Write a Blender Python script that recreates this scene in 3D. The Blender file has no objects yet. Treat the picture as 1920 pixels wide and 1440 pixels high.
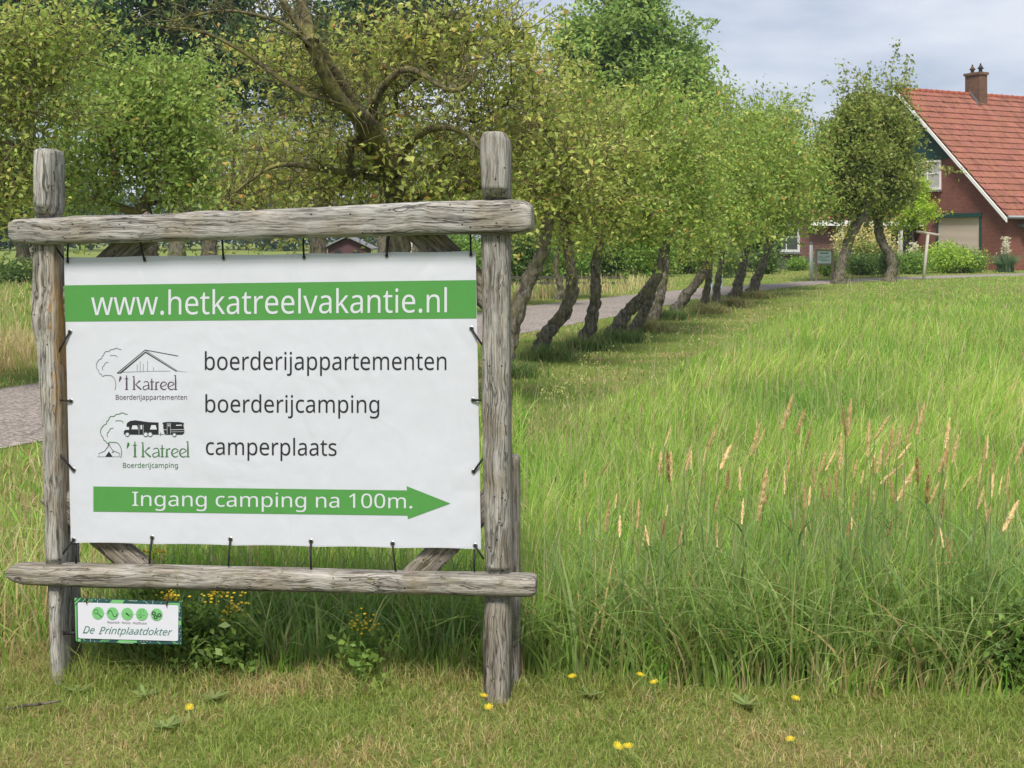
import bpy, bmesh, math, random
import numpy as np
from mathutils import Vector, Matrix, noise as mnoise

scene = bpy.context.scene
COL = scene.collection
rad = math.radians

# ------------------------------------------------------------------ camera, sky, sun, exposure
CAMZ, F, CX, HY = 1.74, 2400.0, 960.0, 450.0      # eye height, focal length in photo pixels, horizon row
cam = bpy.data.cameras.new('camera')
cam.sensor_width = 36.0
cam.lens = F / 1920 * 36
cam.shift_y = -(720 - HY) / 1920
cam.clip_start, cam.clip_end = 0.1, 3000
camo = bpy.data.objects.new('camera', cam); COL.objects.link(camo)
camo.location = (0, 0, CAMZ); camo.rotation_euler = (rad(90), 0, 0)
scene.camera = camo

SUN_EL, SUN_AZ = 54, 186          # azimuth clockwise from +Y: behind the camera
world = bpy.data.worlds.new('World'); scene.world = world
world.use_nodes = True
wn, wl = world.node_tree.nodes, world.node_tree.links
wn.clear()
def wnode(t, **kw):
    n = wn.new(t)
    for k, v in kw.items(): setattr(n, k, v)
    return n
sky = wnode('ShaderNodeTexSky', sky_type='NISHITA', sun_disc=False)
sky.sun_elevation, sky.sun_rotation = rad(SUN_EL), rad(SUN_AZ)
sky.air_density, sky.dust_density, sky.ozone_density = 1.0, 1.5, 2.0
geo = wnode('ShaderNodeNewGeometry'); tc = wnode('ShaderNodeTexCoord')
mp = wnode('ShaderNodeMapping'); mp.inputs['Scale'].default_value = (1.6, 1.6, 5.5)
nz = wnode('ShaderNodeTexNoise'); nz.inputs['Scale'].default_value = 2.2; nz.inputs['Detail'].default_value = 6; nz.inputs['Roughness'].default_value = 0.52
cr = wnode('ShaderNodeValToRGB')
cr.color_ramp.elements[0].position = 0.40; cr.color_ramp.elements[0].color = (2.75, 3.15, 4.0, 1)
cr.color_ramp.elements[1].position = 0.60; cr.color_ramp.elements[1].color = (4.9, 5.1, 5.55, 1)
mx = wnode('ShaderNodeMixRGB'); mx.inputs['Fac'].default_value = 0.88
bg = wnode('ShaderNodeBackground'); bg.inputs['Strength'].default_value = 0.1
wo = wnode('ShaderNodeOutputWorld')
wl.new(tc.outputs['Generated'], mp.inputs['Vector']); wl.new(mp.outputs['Vector'], nz.inputs['Vector'])
wl.new(nz.outputs['Fac'], cr.inputs['Fac'])
wl.new(sky.outputs['Color'], mx.inputs['Color1']); wl.new(cr.outputs['Color'], mx.inputs['Color2'])
wl.new(mx.outputs['Color'], bg.inputs['Color']); wl.new(bg.outputs['Background'], wo.inputs['Surface'])

sl = bpy.data.lights.new('sun', 'SUN'); sl.energy = 2.9; sl.angle = rad(14); sl.color = (1.0, 0.95, 0.87)
so = bpy.data.objects.new('sun', sl); COL.objects.link(so)
sd = Vector((math.sin(rad(SUN_AZ)) * math.cos(rad(SUN_EL)), math.cos(rad(SUN_AZ)) * math.cos(rad(SUN_EL)), math.sin(rad(SUN_EL))))
so.rotation_euler = sd.to_track_quat('Z', 'Y').to_euler(); so.location = (0, -5, 12)
vs = scene.view_settings
vs.view_transform, vs.look, vs.gamma, vs.use_curve_mapping = 'Standard', 'None', 1.0, False
vs.exposure = 0.75
scene.cycles.max_bounces = 10; scene.cycles.diffuse_bounces = 6; scene.cycles.transmission_bounces = 8
scene.cycles.use_denoising = True

# ------------------------------------------------------------------ helpers
def smooth(a, b, t):
    t = np.clip((np.asarray(t, float) - a) / (b - a), 0, 1); return t * t * (3 - 2 * t)
def gz(x, y):
    """height of the ground: flat, rising a little towards the farm house"""
    return 0.3 * smooth(28, 54, y) * smooth(0, 10, x)
def ray(px, py): return Vector(((px - CX) / F, 1.0, -(py - HY) / F))
def at(px, py, d):
    r = ray(px, py); return Vector((r.x * d, d, CAMZ + r.z * d))
def ground_at(px, py):
    d = 5.0
    for _ in range(40):
        z = float(gz((px - CX) / F * d, d)); d = 0.5 * d + 0.5 * (CAMZ - z) * F / (py - HY)
    return Vector(((px - CX) / F * d, d, float(gz((px - CX) / F * d, d))))

def tag(o, label=None, cat=None, group=None, kind=None):
    if label: o['label'] = label
    if cat: o['category'] = cat
    if group: o['group'] = group
    if kind: o['kind'] = kind
    return o
def empty(name, loc=(0, 0, 0), label=None, cat=None, group=None, rz=0):
    o = bpy.data.objects.new(name, None); COL.objects.link(o)
    o.empty_display_size = 0.1
    o.location = loc; o.rotation_euler = (0, 0, rz)
    return tag(o, label, cat, group)
def link(name, me, mat=None, parent=None, smooth_=False):
    o = bpy.data.objects.new(name, me); COL.objects.link(o)
    if mat is not None and len(me.materials) == 0: me.materials.append(mat)
    if parent is not None: o.parent = parent
    if smooth_ and len(me.polygons): me.polygons.foreach_set('use_smooth', [True] * len(me.polygons))
    return o
def mesh(name, verts, faces):
    me = bpy.data.meshes.new(name); me.from_pydata([tuple(v) for v in verts], [], faces); me.update(); return me
def mesh_np(name, V, Q, col=None, tri=False):
    """fast mesh from numpy arrays of verts and quads / tris; col = per-vertex colour"""
    k = 3 if tri else 4
    me = bpy.data.meshes.new(name)
    me.vertices.add(len(V)); me.vertices.foreach_set('co', np.ascontiguousarray(V, np.float32).ravel())
    me.loops.add(len(Q) * k); me.loops.foreach_set('vertex_index', np.ascontiguousarray(Q, np.int32).ravel())
    me.polygons.add(len(Q)); me.polygons.foreach_set('loop_start', np.arange(0, len(Q) * k, k, dtype=np.int32))
    me.update(calc_edges=True)
    if col is not None:
        a = me.color_attributes.new('Col', 'FLOAT_COLOR', 'POINT')
        c = np.ones((len(V), 4), np.float32); c[:, :3] = col
        a.data.foreach_set('color', c.ravel())
    return me
class MB:
    """collects boxes, tubes and sheets into one mesh"""
    def __init__(s): s.v, s.f = [], []
    def add(s, vs_, fs): b = len(s.v); s.v += [tuple(v) for v in vs_]; s.f += [tuple(i + b for i in f) for f in fs]; return s
    def box(s, x0, x1, y0, y1, z0, z1):
        return s.add([(x, y, z) for x in (x0, x1) for y in (y0, y1) for z in (z0, z1)],
                     [(0, 1, 3, 2), (4, 6, 7, 5), (0, 4, 5, 1), (2, 3, 7, 6), (0, 2, 6, 4), (1, 5, 7, 3)])
    def tube(s, pts, rads, n=6, cap=True):
        pts = [Vector(p) for p in pts]
        if not hasattr(rads, '__len__'): rads = [rads] * len(pts)
        rings = []
        for i, p in enumerate(pts):
            t = (pts[min(i + 1, len(pts) - 1)] - pts[max(i - 1, 0)])
            if t.length < 1e-9: t = Vector((0, 0, 1))
            t.normalize()
            a = t.cross(Vector((0.31, 0.93, 0.17))); a.normalize(); b = t.cross(a)
            rings.append([p + (a * math.cos(2 * math.pi * k / n) + b * math.sin(2 * math.pi * k / n)) * rads[i] for k in range(n)])
        fs = [(i * n + k, i * n + (k + 1) % n, (i + 1) * n + (k + 1) % n, (i + 1) * n + k) for i in range(len(pts) - 1) for k in range(n)]
        if cap: fs += [tuple(range(n))[::-1], tuple((len(pts) - 1) * n + k for k in range(n))]
        return s.add([v for r in rings for v in r], fs)
    def sphere(s, c, r, n=8, m=5, sz=1.0):
        vs_ = [(c[0], c[1], c[2] + r * sz)]
        for i in range(1, m):
            a = math.pi * i / m
            for k in range(n):
                vs_.append((c[0] + r * math.sin(a) * math.cos(2 * math.pi * k / n), c[1] + r * math.sin(a) * math.sin(2 * math.pi * k / n), c[2] + r * sz * math.cos(a)))
        vs_.append((c[0], c[1], c[2] - r * sz)); L = len(vs_) - 1
        fs = [(0, 1 + k, 1 + (k + 1) % n) for k in range(n)]
        for i in range(m - 2):
            fs += [(1 + i * n + k, 1 + (i + 1) * n + k, 1 + (i + 1) * n + (k + 1) % n, 1 + i * n + (k + 1) % n) for k in range(n)]
        fs += [(L, 1 + (m - 2) * n + (k + 1) % n, 1 + (m - 2) * n + k) for k in range(n)]
        return s.add(vs_, fs)
    def build(s, name, mat, parent=None, sm=False, bevel=0):
        me = mesh(name, s.v, s.f)
        bm = bmesh.new(); bm.from_mesh(me); bmesh.ops.recalc_face_normals(bm, faces=bm.faces)
        if bevel: bmesh.ops.bevel(bm, geom=bm.edges[:], offset=bevel, segments=1, affect='EDGES')
        bm.to_mesh(me); bm.free()
        return link(name, me, mat, parent, sm)

# ------------------------------------------------------------------ materials
class NT:
    def __init__(s, name):
        s.m = bpy.data.materials.new(name); s.m.use_nodes = True
        s.n, s.l = s.m.node_tree.nodes, s.m.node_tree.links
        s.p = s.n['Principled BSDF']; s.p.inputs['Roughness'].default_value = 0.8
        s.p.inputs['Specular IOR Level'].default_value = 0.25
        s.out = s.n['Material Output']
    def node(s, t, ins=None, **kw):
        n = s.n.new(t)
        for k, v in kw.items(): setattr(n, k, v)
        for k, v in (ins or {}).items():
            if hasattr(v, 'node'): s.l.new(v, n.inputs[k])
            else: n.inputs[k].default_value = v
        return n
    def coord(s, which='Object', scale=(1, 1, 1), rot=(0, 0, 0)):
        t = s.node('ShaderNodeTexCoord')
        return s.node('ShaderNodeMapping', {'Vector': t.outputs[which], 'Scale': scale, 'Rotation': rot}).outputs[0]
    def noise(s, vec, scale, detail=4, rough=0.55, dist=0):
        return s.node('ShaderNodeTexNoise', {'Vector': vec, 'Scale': scale, 'Detail': detail, 'Roughness': rough, 'Distortion': dist}).outputs['Fac']
    def ramp(s, fac, stops):
        n = s.node('ShaderNodeValToRGB', {'Fac': fac}); e = n.color_ramp.elements
        while len(e) < len(stops): e.new(0.5)
        for i, (p, c) in enumerate(stops):
            e[i].position = p; e[i].color = (*c, 1) if hasattr(c, '__len__') else (c, c, c, 1)
        return n.outputs['Color']
    def mix(s, fac, a, b, mode='MIX'):
        n = s.node('ShaderNodeMixRGB', blend_type=mode)
        for k, v in (('Fac', fac), ('Color1', a), ('Color2', b)):
            if hasattr(v, 'node'): s.l.new(v, n.inputs[k])
            else: n.inputs[k].default_value = v if not hasattr(v, '__len__') else (*v, 1)
        return n.outputs['Color']
    def math(s, op, a, b=0.0):
        n = s.node('ShaderNodeMath', operation=op)
        for i, v in enumerate((a, b)):
            if hasattr(v, 'node'): s.l.new(v, n.inputs[i])
            else: n.inputs[i].default_value = v
        return n.outputs[0]
    def bump(s, h, strength=0.5, dist=0.01):
        b = s.node('ShaderNodeBump', {'Height': h, 'Strength': strength, 'Distance': dist}); s.l.new(b.outputs[0], s.p.inputs['Normal'])
    def color(s, c):
        if hasattr(c, 'node'): s.l.new(c, s.p.inputs['Base Color'])
        else: s.p.inputs['Base Color'].default_value = (*c, 1)
        return s
def plain(name, c, rough=0.7, var=0.12, scale=30, metal=0.0, bump=0.0):
    t = NT(name); v = t.coord()
    n = t.noise(v, scale, 4)
    t.color(t.mix(n, tuple(x * (1 - var) for x in c), tuple(min(1, x * (1 + var)) for x in c)))
    t.p.inputs['Roughness'].default_value = rough; t.p.inputs['Metallic'].default_value = metal
    if bump: t.bump(t.noise(v, scale * 3, 3), bump, 0.005)
    return t.m
def leafy(name, trans=0.40, gloss=0.35, rough=0.5, hue=0.487):
    """foliage: each leaf or blade carries its own colour; some light passes through"""
    t = NT(name)
    a = t.node('ShaderNodeVertexColor', layer_name='Col').outputs['Color']
    t.color(a); t.p.inputs['Roughness'].default_value = rough; t.p.inputs['Specular IOR Level'].default_value = gloss
    hs = t.node('ShaderNodeHueSaturation', {'Hue': hue, 'Saturation': 1.0, 'Value': 1.5, 'Color': a})
    tr = t.node('ShaderNodeBsdfTranslucent', {'Color': hs.outputs[0]})
    mxs = t.node('ShaderNodeMixShader', {'Fac': trans}); t.l.new(t.p.outputs[0], mxs.inputs[1]); t.l.new(tr.outputs[0], mxs.inputs[2])
    t.l.new(mxs.outputs[0], t.out.inputs['Surface'])
    return t.m
def wood(name, axis, light=(0.381, 0.366, 0.342), mid=(0.276, 0.263, 0.241), dark=(0.10, 0.085, 0.068), moss=0.15, lichen=None):
    t = NT(name)
    def sc(al, ac): return tuple(al if i == axis else ac for i in range(3))
    def mapped(v_, al, ac): return t.node('ShaderNodeMapping', {'Vector': v_, 'Scale': sc(al, ac)}).outputs[0]
    v0 = t.coord()
    warp = t.node('ShaderNodeTexNoise', {'Vector': v0, 'Scale': 4.0, 'Detail': 3.0}).outputs['Color']
    v = t.mix(0.05, v0, warp, 'ADD')
    g1 = t.noise(mapped(v, 2.6, 52), 1.0, 6, 0.68)
    g2 = t.noise(mapped(v, 7, 170), 1.0, 4, 0.65)
    blotch = t.noise(v0, 5.0, 5, 0.6); big = t.noise(mapped(v0, 2, 6), 1.0, 3)
    c = t.ramp(g1, [(0.33, dark), (0.43, mid), (0.55, light), (0.72, tuple(min(1, x * 1.22) for x in light))])
    c = t.mix(0.85, c, t.ramp(g2, [(0.36, 0.35), (0.52, 1.0), (0.7, 1.12)]), 'MULTIPLY')
    c = t.mix(t.ramp(blotch, [(0.45, 0.0), (0.66, 0.6)]), c, t.mix(1.0, c, (0.68, 0.57, 0.42), 'MULTIPLY'))
    c = t.mix(t.ramp(big, [(0.42, 0.0), (0.65, 0.45)]), c, t.mix(1.0, c, (1.2, 1.2, 1.2), 'MULTIPLY'))
    ms = t.noise(v0, 15, 6, 0.72)
    c = t.mix(t.ramp(ms, [(0.62 - moss * 0.3, 0.0), (0.74, min(1, moss * 3))]), c, (0.14, 0.13, 0.045))
    def line(al, ac, w_, off):
        n_ = t.noise(t.node('ShaderNodeMapping', {'Vector': v, 'Scale': sc(al, ac), 'Location': (off, off, off)}).outputs[0], 1.0, 2, 0.45)
        return t.ramp(n_, [(0.5 - w_, 1.0), (0.498, 0.0), (0.502, 0.0), (0.5 + w_, 1.0)])
    crack = t.mix(1.0, line(1.1, 30, .014, 0), line(2.4, 60, .016, 5.3), 'DARKEN')
    brk = t.ramp(t.noise(mapped(v0, 3, 7), 1.0, 3), [(0.44, 0.0), (0.52, 1.0)])      # splits come and go
    crk = t.mix(brk, (1, 1, 1), crack); c = t.mix(0.7, c, crk, 'MULTIPLY')
    vo = t.node('ShaderNodeTexVoronoi', {'Vector': v0, 'Scale': 24.0, 'Randomness': 1.0}); hole = t.ramp(vo.outputs['Distance'], [(0.07, 0.0), (0.12, 1.0)]); c = t.mix(0.8, c, hole, 'MULTIPLY')
    if lichen is not None:      # an orange-brown crust on the side face of the shaft
        colr, ztop = lichen
        nr = t.node('ShaderNodeSeparateXYZ', {'Vector': t.node('ShaderNodeTexCoord').outputs['Normal']}).outputs[0]
        zz = t.node('ShaderNodeSeparateXYZ', {'Vector': v0}).outputs[2]
        nrn = t.math('ADD', nr, t.math('MULTIPLY', t.math('SUBTRACT', t.noise(v0, 26, 4), 0.5), 1.3))
        msk = t.math('MULTIPLY', t.node('ShaderNodeMapRange', {'Value': nrn, 'From Min': .35, 'From Max': .75}).outputs[0], t.node('ShaderNodeMapRange', {'Value': zz, 'From Min': ztop - .25, 'From Max': ztop, 'To Min': 1.0, 'To Max': 0.0}).outputs[0])
        low = t.node('ShaderNodeMapRange', {'Value': zz, 'From Min': .55, 'From Max': 1.2}).outputs[0]
        msk = t.math('MULTIPLY', t.math('MULTIPLY', msk, low), t.ramp(t.noise(mapped(v0, 2.0, 30), 1, 4), [(0.36, 0.1), (0.55, 0.95)]))
        c = t.mix(msk, c, t.mix(1.0, t.mix(0.5, c, (0.35, 0.3, 0.25)), colr, 'MULTIPLY'))
    t.color(c); t.p.inputs['Roughness'].default_value = 0.9; t.p.inputs['Specular IOR Level'].default_value = 0.15
    h = t.mix(1.0, t.mix(0.4, g1, g2), crk, 'MULTIPLY'); t.bump(h, 0.8, 0.007)
    return t.m

M = {}
M['leaf'] = leafy('leaf'); M['blade'] = leafy('grass_blade', 0.38, 0.25, 0.6)
M['conifer'] = leafy('dark_foliage', 0.15, 0.2, 0.7)
def bark(name, a, b, moss=(0.17, 0.16, 0.05), mf=0.5):
    t = NT(name); v = t.coord()
    n1 = t.noise(t.coord(scale=(1, 1, 0.4)), 22, 6, 0.7); n2 = t.noise(v, 7, 4)
    c = t.ramp(n1, [(0.40, a), (0.52, tuple((x + y) / 2 for x, y in zip(a, b))), (0.60, b)])
    c = t.mix(t.ramp(n2, [(0.42, 0.0), (0.62, mf)]), c, moss)
    t.color(c); t.p.inputs['Roughness'].default_value = 0.95; t.bump(n1, 1.0, 0.035)
    return t.m
M['bark'] = bark('apple_bark', (0.05, 0.043, 0.034), (0.235, 0.205, 0.17), (0.17, 0.165, 0.07), 0.5)
M['twig'] = bark('mossy_branch', (0.06, 0.05, 0.03), (0.21, 0.18, 0.10), (0.25, 0.24, 0.07), 0.7)
M['wood_h'] = wood('weathered_rail_wood', 0, moss=0.12)
M['wood_hb'] = wood('weathered_low_rail_wood', 0, light=(0.339, 0.317, 0.282), mid=(0.222, 0.203, 0.175), moss=0.3)
M['wood_vl'] = wood('weathered_post_wood_lichen', 2, light=(0.412, 0.392, 0.357), moss=0.2, lichen=((1.15, 0.72, 0.28), 1.72))
M['wood_v'] = wood('weathered_post_wood', 2, light=(0.334, 0.317, 0.287), mid=(0.235, 0.219, 0.193), moss=0.22)
M['wood_r'] = wood('rear_post_wood', 2, light=(0.305, 0.283, 0.259), mid=(0.242, 0.220, 0.198), moss=0.2)
M['wood_d'] = wood('brace_wood', 0, light=(0.296, 0.266, 0.221), mid=(0.198, 0.176, 0.141), moss=0.2)

# ------------------------------------------------------------------ ground
rng = np.random.default_rng(7)
def axis_lines(lo, hi, near, fine, coarse):
    xs = list(np.arange(-near, near + fine / 2, fine)); g = fine
    while xs[-1] < hi: g = min(g * 1.35, coarse); xs.append(xs[-1] + g)
    g = fine
    while xs[0] > lo: g = min(g * 1.35, coarse); xs.insert(0, xs[0] - g)
    return np.array(xs)
gx = axis_lines(-600, 600, 20, 1.0, 60); gy = np.concatenate([[-60, -30, -12], np.arange(-5, 80, 1.0), axis_lines(-1, 900, 1, 1, 60)[3:] + 82])
XX, YY = np.meshgrid(gx, gy); ZZ = gz(XX, YY)
nx, ny = len(gx), len(gy)
idx = np.arange(nx * ny).reshape(ny, nx)
Q = np.stack([idx[:-1, :-1], idx[:-1, 1:], idx[1:, 1:], idx[1:, :-1]], -1).reshape(-1, 4)
t = NT('meadow_ground'); v = t.coord()
n1 = t.noise(v, 1.1, 6, 0.6); n2 = t.noise(v, 38, 5, 0.7); n3 = t.noise(v, 0.12, 3)
c = t.ramp(n1, [(0.36, (0.30, 0.25, 0.105)), (0.5, (0.20, 0.24, 0.06)), (0.66, (0.155, 0.225, 0.048))])
c = t.mix(t.ramp(n3, [(0.4, 0.0), (0.62, 0.5)]), c, (0.17, 0.26, 0.052))
c = t.mix(0.8, c, t.ramp(n2, [(0.3, 0.4), (0.65, 1.3)]), 'MULTIPLY')
t.color(c); t.p.inputs['Roughness'].default_value = 1.0; t.p.inputs['Specular IOR Level'].default_value = 0.05; t.bump(n2, 1.0, 0.03)
M['ground'] = t.m
o = link('ground', mesh_np('ground', np.stack([XX, YY, ZZ], -1).reshape(-1, 3), Q), M['ground'], smooth_=True); tag(o, kind='structure')

# drive
near_px = [(-260, 925), (-120, 872), (0, 842), (125, 820), (400, 751), (700, 682), (960, 630), (1060, 611), (1157, 593), (1300, 561), (1440, 543), (1540, 533), (1660, 526.5), (1800, 521), (1920, 517), (2080, 514)]
far_px = [(-260, 772), (-120, 750), (0, 730), (125, 711), (400, 667), (700, 618), (960, 577), (1060, 566), (1173, 554), (1300, 541.5), (1440, 533), (1540, 525.5), (1660, 520.5), (1800, 516), (1920, 512.5), (2080, 510)]
def resample(P, n):
    P = np.array(P, float); s = np.r_[0, np.cumsum(np.linalg.norm(np.diff(P, axis=0), axis=1))]
    u = np.linspace(0, s[-1], n); return np.stack([np.interp(u, s, P[:, i]) for i in range(P.shape[1])], -1)
nearE = resample([ground_at(*p)[:2] for p in near_px], 160); farE = resample([ground_at(*p)[:2] for p in far_px], 160)
for E, sg in ((nearE, 1), (farE, -1)):
    for i in range(len(E)):
        E[i, 0] += 0.10 * mnoise.noise(Vector((E[i, 0] * 0.9, E[i, 1] * 0.9, 3.1 * sg)))
V, Fq = [], []
K = 6
for i in range(160):
    for k in range(K + 1):
        u = k / K; x, y = nearE[i] * (1 - u) + farE[i] * u
        V.append((x, y, float(gz(x, y)) + 0.006 + 0.03 * math.sin(math.pi * u)))
for i in range(159):
    for k in range(K): a = i * (K + 1) + k; Fq.append((a, a + K + 1, a + K + 2, a + 1))
t = NT('gravel_asphalt'); v = t.coord()
vo = t.node('ShaderNodeTexVoronoi', {'Vector': v, 'Scale': 42.0}); n2 = t.noise(v, 0.8, 5); n3 = t.noise(v, 90, 3, 0.7)
sepc = t.node('ShaderNodeSeparateColor', {'Color': vo.outputs['Color']}).outputs[0]
c = t.ramp(sepc, [(0.0, (0.15, 0.125, 0.11)), (0.5, (0.27, 0.235, 0.215)), (1.0, (0.43, 0.39, 0.36))])
c = t.mix(0.6, c, t.ramp(n2, [(0.3, (0.78, 0.74, 0.7)), (0.7, (1.1, 1.06, 1.04))]), 'MULTIPLY')
c = t.mix(0.5, c, t.ramp(n3, [(0.3, 0.6), (0.7, 1.2)]), 'MULTIPLY')
t.color(c); t.p.inputs['Roughness'].default_value = 0.92; t.bump(vo.outputs['Distance'], 0.7, 0.01)
M['gravel'] = t.m
o = link('gravel_drive', mesh('gravel_drive', V, Fq), M['gravel'], smooth_=True); tag(o, kind='structure')

# ------------------------------------------------------------------ grass
def in_poly(P, poly):
    x, y = P[:, 0], P[:, 1]; inside = np.zeros(len(P), bool); n = len(poly)
    for i in range(n):
        x0, y0 = poly[i][:2]; x1, y1 = poly[(i + 1) % n][:2]
        c = ((y0 > y) != (y1 > y)) & (x < (x1 - x0) * (y - y0) / (y1 - y0 + 1e-12) + x0)
        inside ^= c
    return inside
drive_poly = [tuple(p) for p in nearE] + [tuple(p) for p in farE[::-1]]
FRONT = 4.93        # where the uncut grass begins
def grass_top(px, py, h): d = (CAMZ - h) * F / (py - HY); return ((px - CX) / F * d, d)
field_left = [grass_top(985, 790, .25), grass_top(1120, 715, .3), grass_top(1240, 668, .3), grass_top(1340, 622, .28), grass_top(1430, 583, .22), (9.2, 38.0)]
field_poly = [(0.02, 5.02), (0.5, 4.95), (1.3, 4.86), (3.2, 4.72), (9, 4.6)] + [(40, 20), (40, 56)] + [tuple(p) for p in nearE[::-1] if p[0] > 12] + [tuple(p) for p in field_left[::-1]] + [(0.10, 10)]
behind_poly = [(-1.72, 5.25), (-1.2, 5.12), (-0.5, 5.1), (0.02, 5.02), (0.1, 10), (0.12, 12.5), (-2.4, 11.5), (-2.0, 8)]
left_poly = [(-1.7, 5.2), (-2.0, 8), (-2.4, 11), (-3.8, 10.6), (-6, 7.5), (-6, 5.1)]

def blades(P, h, w, col, tipcol, bend, seg=3, seed=0, lean=None, wind=None):
    """curved tapering ribbons standing at P; arrays of height, width, bend (tip offset as a share of h)"""
    r = np.random.default_rng(seed); n = len(P)
    az = r.uniform(0, 2 * math.pi, n); face = r.uniform(0, 2 * math.pi, n)
    d = np.stack([np.cos(az), np.sin(az)], -1) * (bend * h)[:, None]
    if lean is not None: d = d + np.array(lean)[None] * h[:, None]
    if wind is not None: d = d + wind * h[:, None]
    sx = np.stack([np.cos(face), np.sin(face)], -1)
    V = np.zeros((n, seg + 1, 2, 3), np.float32); C = np.zeros((n, seg + 1, 2, 3), np.float32)
    for k in range(seg + 1):
        u = k / seg
        c = np.zeros((n, 3)); c[:, :2] = P[:, :2] + d * (u ** 1.8)
        c[:, 2] = P[:, 2] + h * (u - 0.42 * np.clip(bend, 0, 1.1) * u ** 2.6)
        ww = w * (1 - u ** 1.6 * 0.92) * 0.5
        V[:, k, 0] = c; V[:, k, 1] = c
        V[:, k, 0, :2] -= sx * ww[:, None]; V[:, k, 1, :2] += sx * ww[:, None]
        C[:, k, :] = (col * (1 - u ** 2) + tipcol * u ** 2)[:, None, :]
    b = (np.arange(n) * (seg + 1) * 2)[:, None]
    Q = np.concatenate([b + np.array([[2 * k, 2 * k + 1, 2 * k + 3, 2 * k + 2]]) for k in range(seg)], 0)
    return V.reshape(-1, 3), Q, C.reshape(-1, 3)
def palette(n, cols, wts, r, var=0.18):
    c = np.array(cols)[r.choice(len(cols), n, p=np.array(wts) / sum(wts))]
    return c * (1 + r.uniform(-var, var, (n, 1))) * (1 + r.uniform(-0.06, 0.06, (n, 3)))
def lowfreq(P, s, off):
    return np.array([mnoise.noise(Vector((x * s, y * s, off))) for x, y in P[:, :2]])
def scatter(n, d0, d1, power, r, half=0.46, pad=0.9, xlo=None, xhi=None):
    u = r.uniform(0, 1, n)
    if power == 1: d = d0 * (d1 / d0) ** u
    else: e = 1 - power; d = (d0 ** e + u * (d1 ** e - d0 ** e)) ** (1 / e)
    x = r.uniform(-1, 1, n) * (half * d + pad)
    P = np.stack([x, d, gz(x, d)], -1)
    return P
G_LIVE = [(0.20, 0.36, 0.052), (0.265, 0.42, 0.075), (0.14, 0.295, 0.042), (0.345, 0.45, 0.115)]
G_DRY = [(0.46, 0.38, 0.19), (0.37, 0.28, 0.13), (0.52, 0.45, 0.26)]
def grass_obj(name, label, parts, cat='grass'):
    V, Q, C, b = [], [], [], 0
    for v_, q_, c_ in parts: V.append(v_); Q.append(q_ + b); C.append(c_); b += len(v_)
    o = link(name, mesh_np(name, np.concatenate(V), np.concatenate(Q), np.concatenate(C)), M['blade'])
    return tag(o, label, cat, kind='stuff')

# 1. the tall meadow
r = np.random.default_rng(11)
parts = []
for (n, d0, d1, seg, hh) in ((85000, 4.7, 8.5, 3, 0.42), (95000, 8.5, 19, 3, 0.42), (110000, 19, 57, 2, 0.40)):
    P = scatter(n, d0, d1, 1.0, r, pad=0.6)
    P = P[in_poly(P, field_poly)]
    fr_ = P[:, 1] - np.interp(P[:, 0], [0, .5, 1.3, 3.2, 9], [5.02, 4.95, 4.86, 4.72, 4.6])      # the front edge is ragged and thins out
    P = P[(fr_ > .16 + .45 * lowfreq(P, 2.6, 33.)) | (r.uniform(0, 1, len(P)) < .22)]
    n = len(P); lf = lowfreq(P, 0.55, 2.0); lf2 = lowfreq(P, 1.7, 9.0)
    h = hh * (1 + 0.30 * lf + 0.25 * lf2) * r.uniform(0.45, 1.25, n)
    edge = np.clip((P[:, 1] - 4.75) / 0.55, 0.35, 1); h *= edge
    fl = np.array(field_left); off = P[:, 0] - np.interp(P[:, 1], fl[:, 1], fl[:, 0]); h *= np.where(P[:, 1] > 9, 0.3 + 0.7 * smooth(-.2, 1.6, off + .5 * lf), 1)
    h *= 1 - 0.84 * smooth(21, 40, P[:, 1])
    col = palette(n, G_LIVE + G_DRY, [4, 5, 3, 3, 0.9, 0.5, 0.6], r)
    tone = np.stack([1 + 0.50 * lf, 1 + 0.28 * lf, 1 + 0.4 * lf], -1); col = col * tone
    nf = (r.uniform(0, 1, n) < .5 * (1 - smooth(4.8, 5.5, P[:, 1])))[:, None]; col = np.where(nf, palette(n, [(0.36, 0.33, 0.13), (0.42, 0.35, 0.18), (0.17, 0.25, 0.07)], [2, 2, 2], r), col)
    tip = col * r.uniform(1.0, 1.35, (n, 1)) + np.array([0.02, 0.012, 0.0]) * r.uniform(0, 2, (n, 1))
    w = (0.0042 + 0.00062 * P[:, 1]) * r.uniform(0.7, 1.5, n)
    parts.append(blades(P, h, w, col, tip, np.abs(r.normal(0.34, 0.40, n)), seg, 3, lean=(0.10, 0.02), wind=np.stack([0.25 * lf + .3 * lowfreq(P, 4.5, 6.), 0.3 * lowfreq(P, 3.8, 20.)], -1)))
# broad coarse blades along the front of it
P = np.stack([r.uniform(-0.05, 3.6, 5200), 4.95 + np.abs(r.normal(0, 0.55, 5200)), np.zeros(5200)], -1)
P = P[in_poly(P, field_poly)]; n = len(P)
col = palette(n, [(0.17, 0.27, 0.06), (0.22, 0.32, 0.08), (0.31, 0.37, 0.14), (0.42, 0.36, 0.16)], [4, 4, 2, 0.8], r)
parts.append(blades(P, r.uniform(0.22, 0.62, n), r.uniform(0.006, 0.015, n), col, col * 1.15, np.abs(r.normal(0.55, 0.35, n)), 5, 5))
P = np.stack([r.uniform(.1, 3.4, 1100), 4.98 + np.abs(r.normal(0, .5, 1100)), np.zeros(1100)], -1); n = len(P)
P = P[r.uniform(0, 1, n) < np.clip(.25 + .35 * P[:, 0], 0, 1)]; n = len(P)
col = palette(n, [(0.155, 0.265, 0.07), (0.21, 0.32, 0.09), (0.27, 0.36, 0.13)], [4, 3, 2], r)
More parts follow.
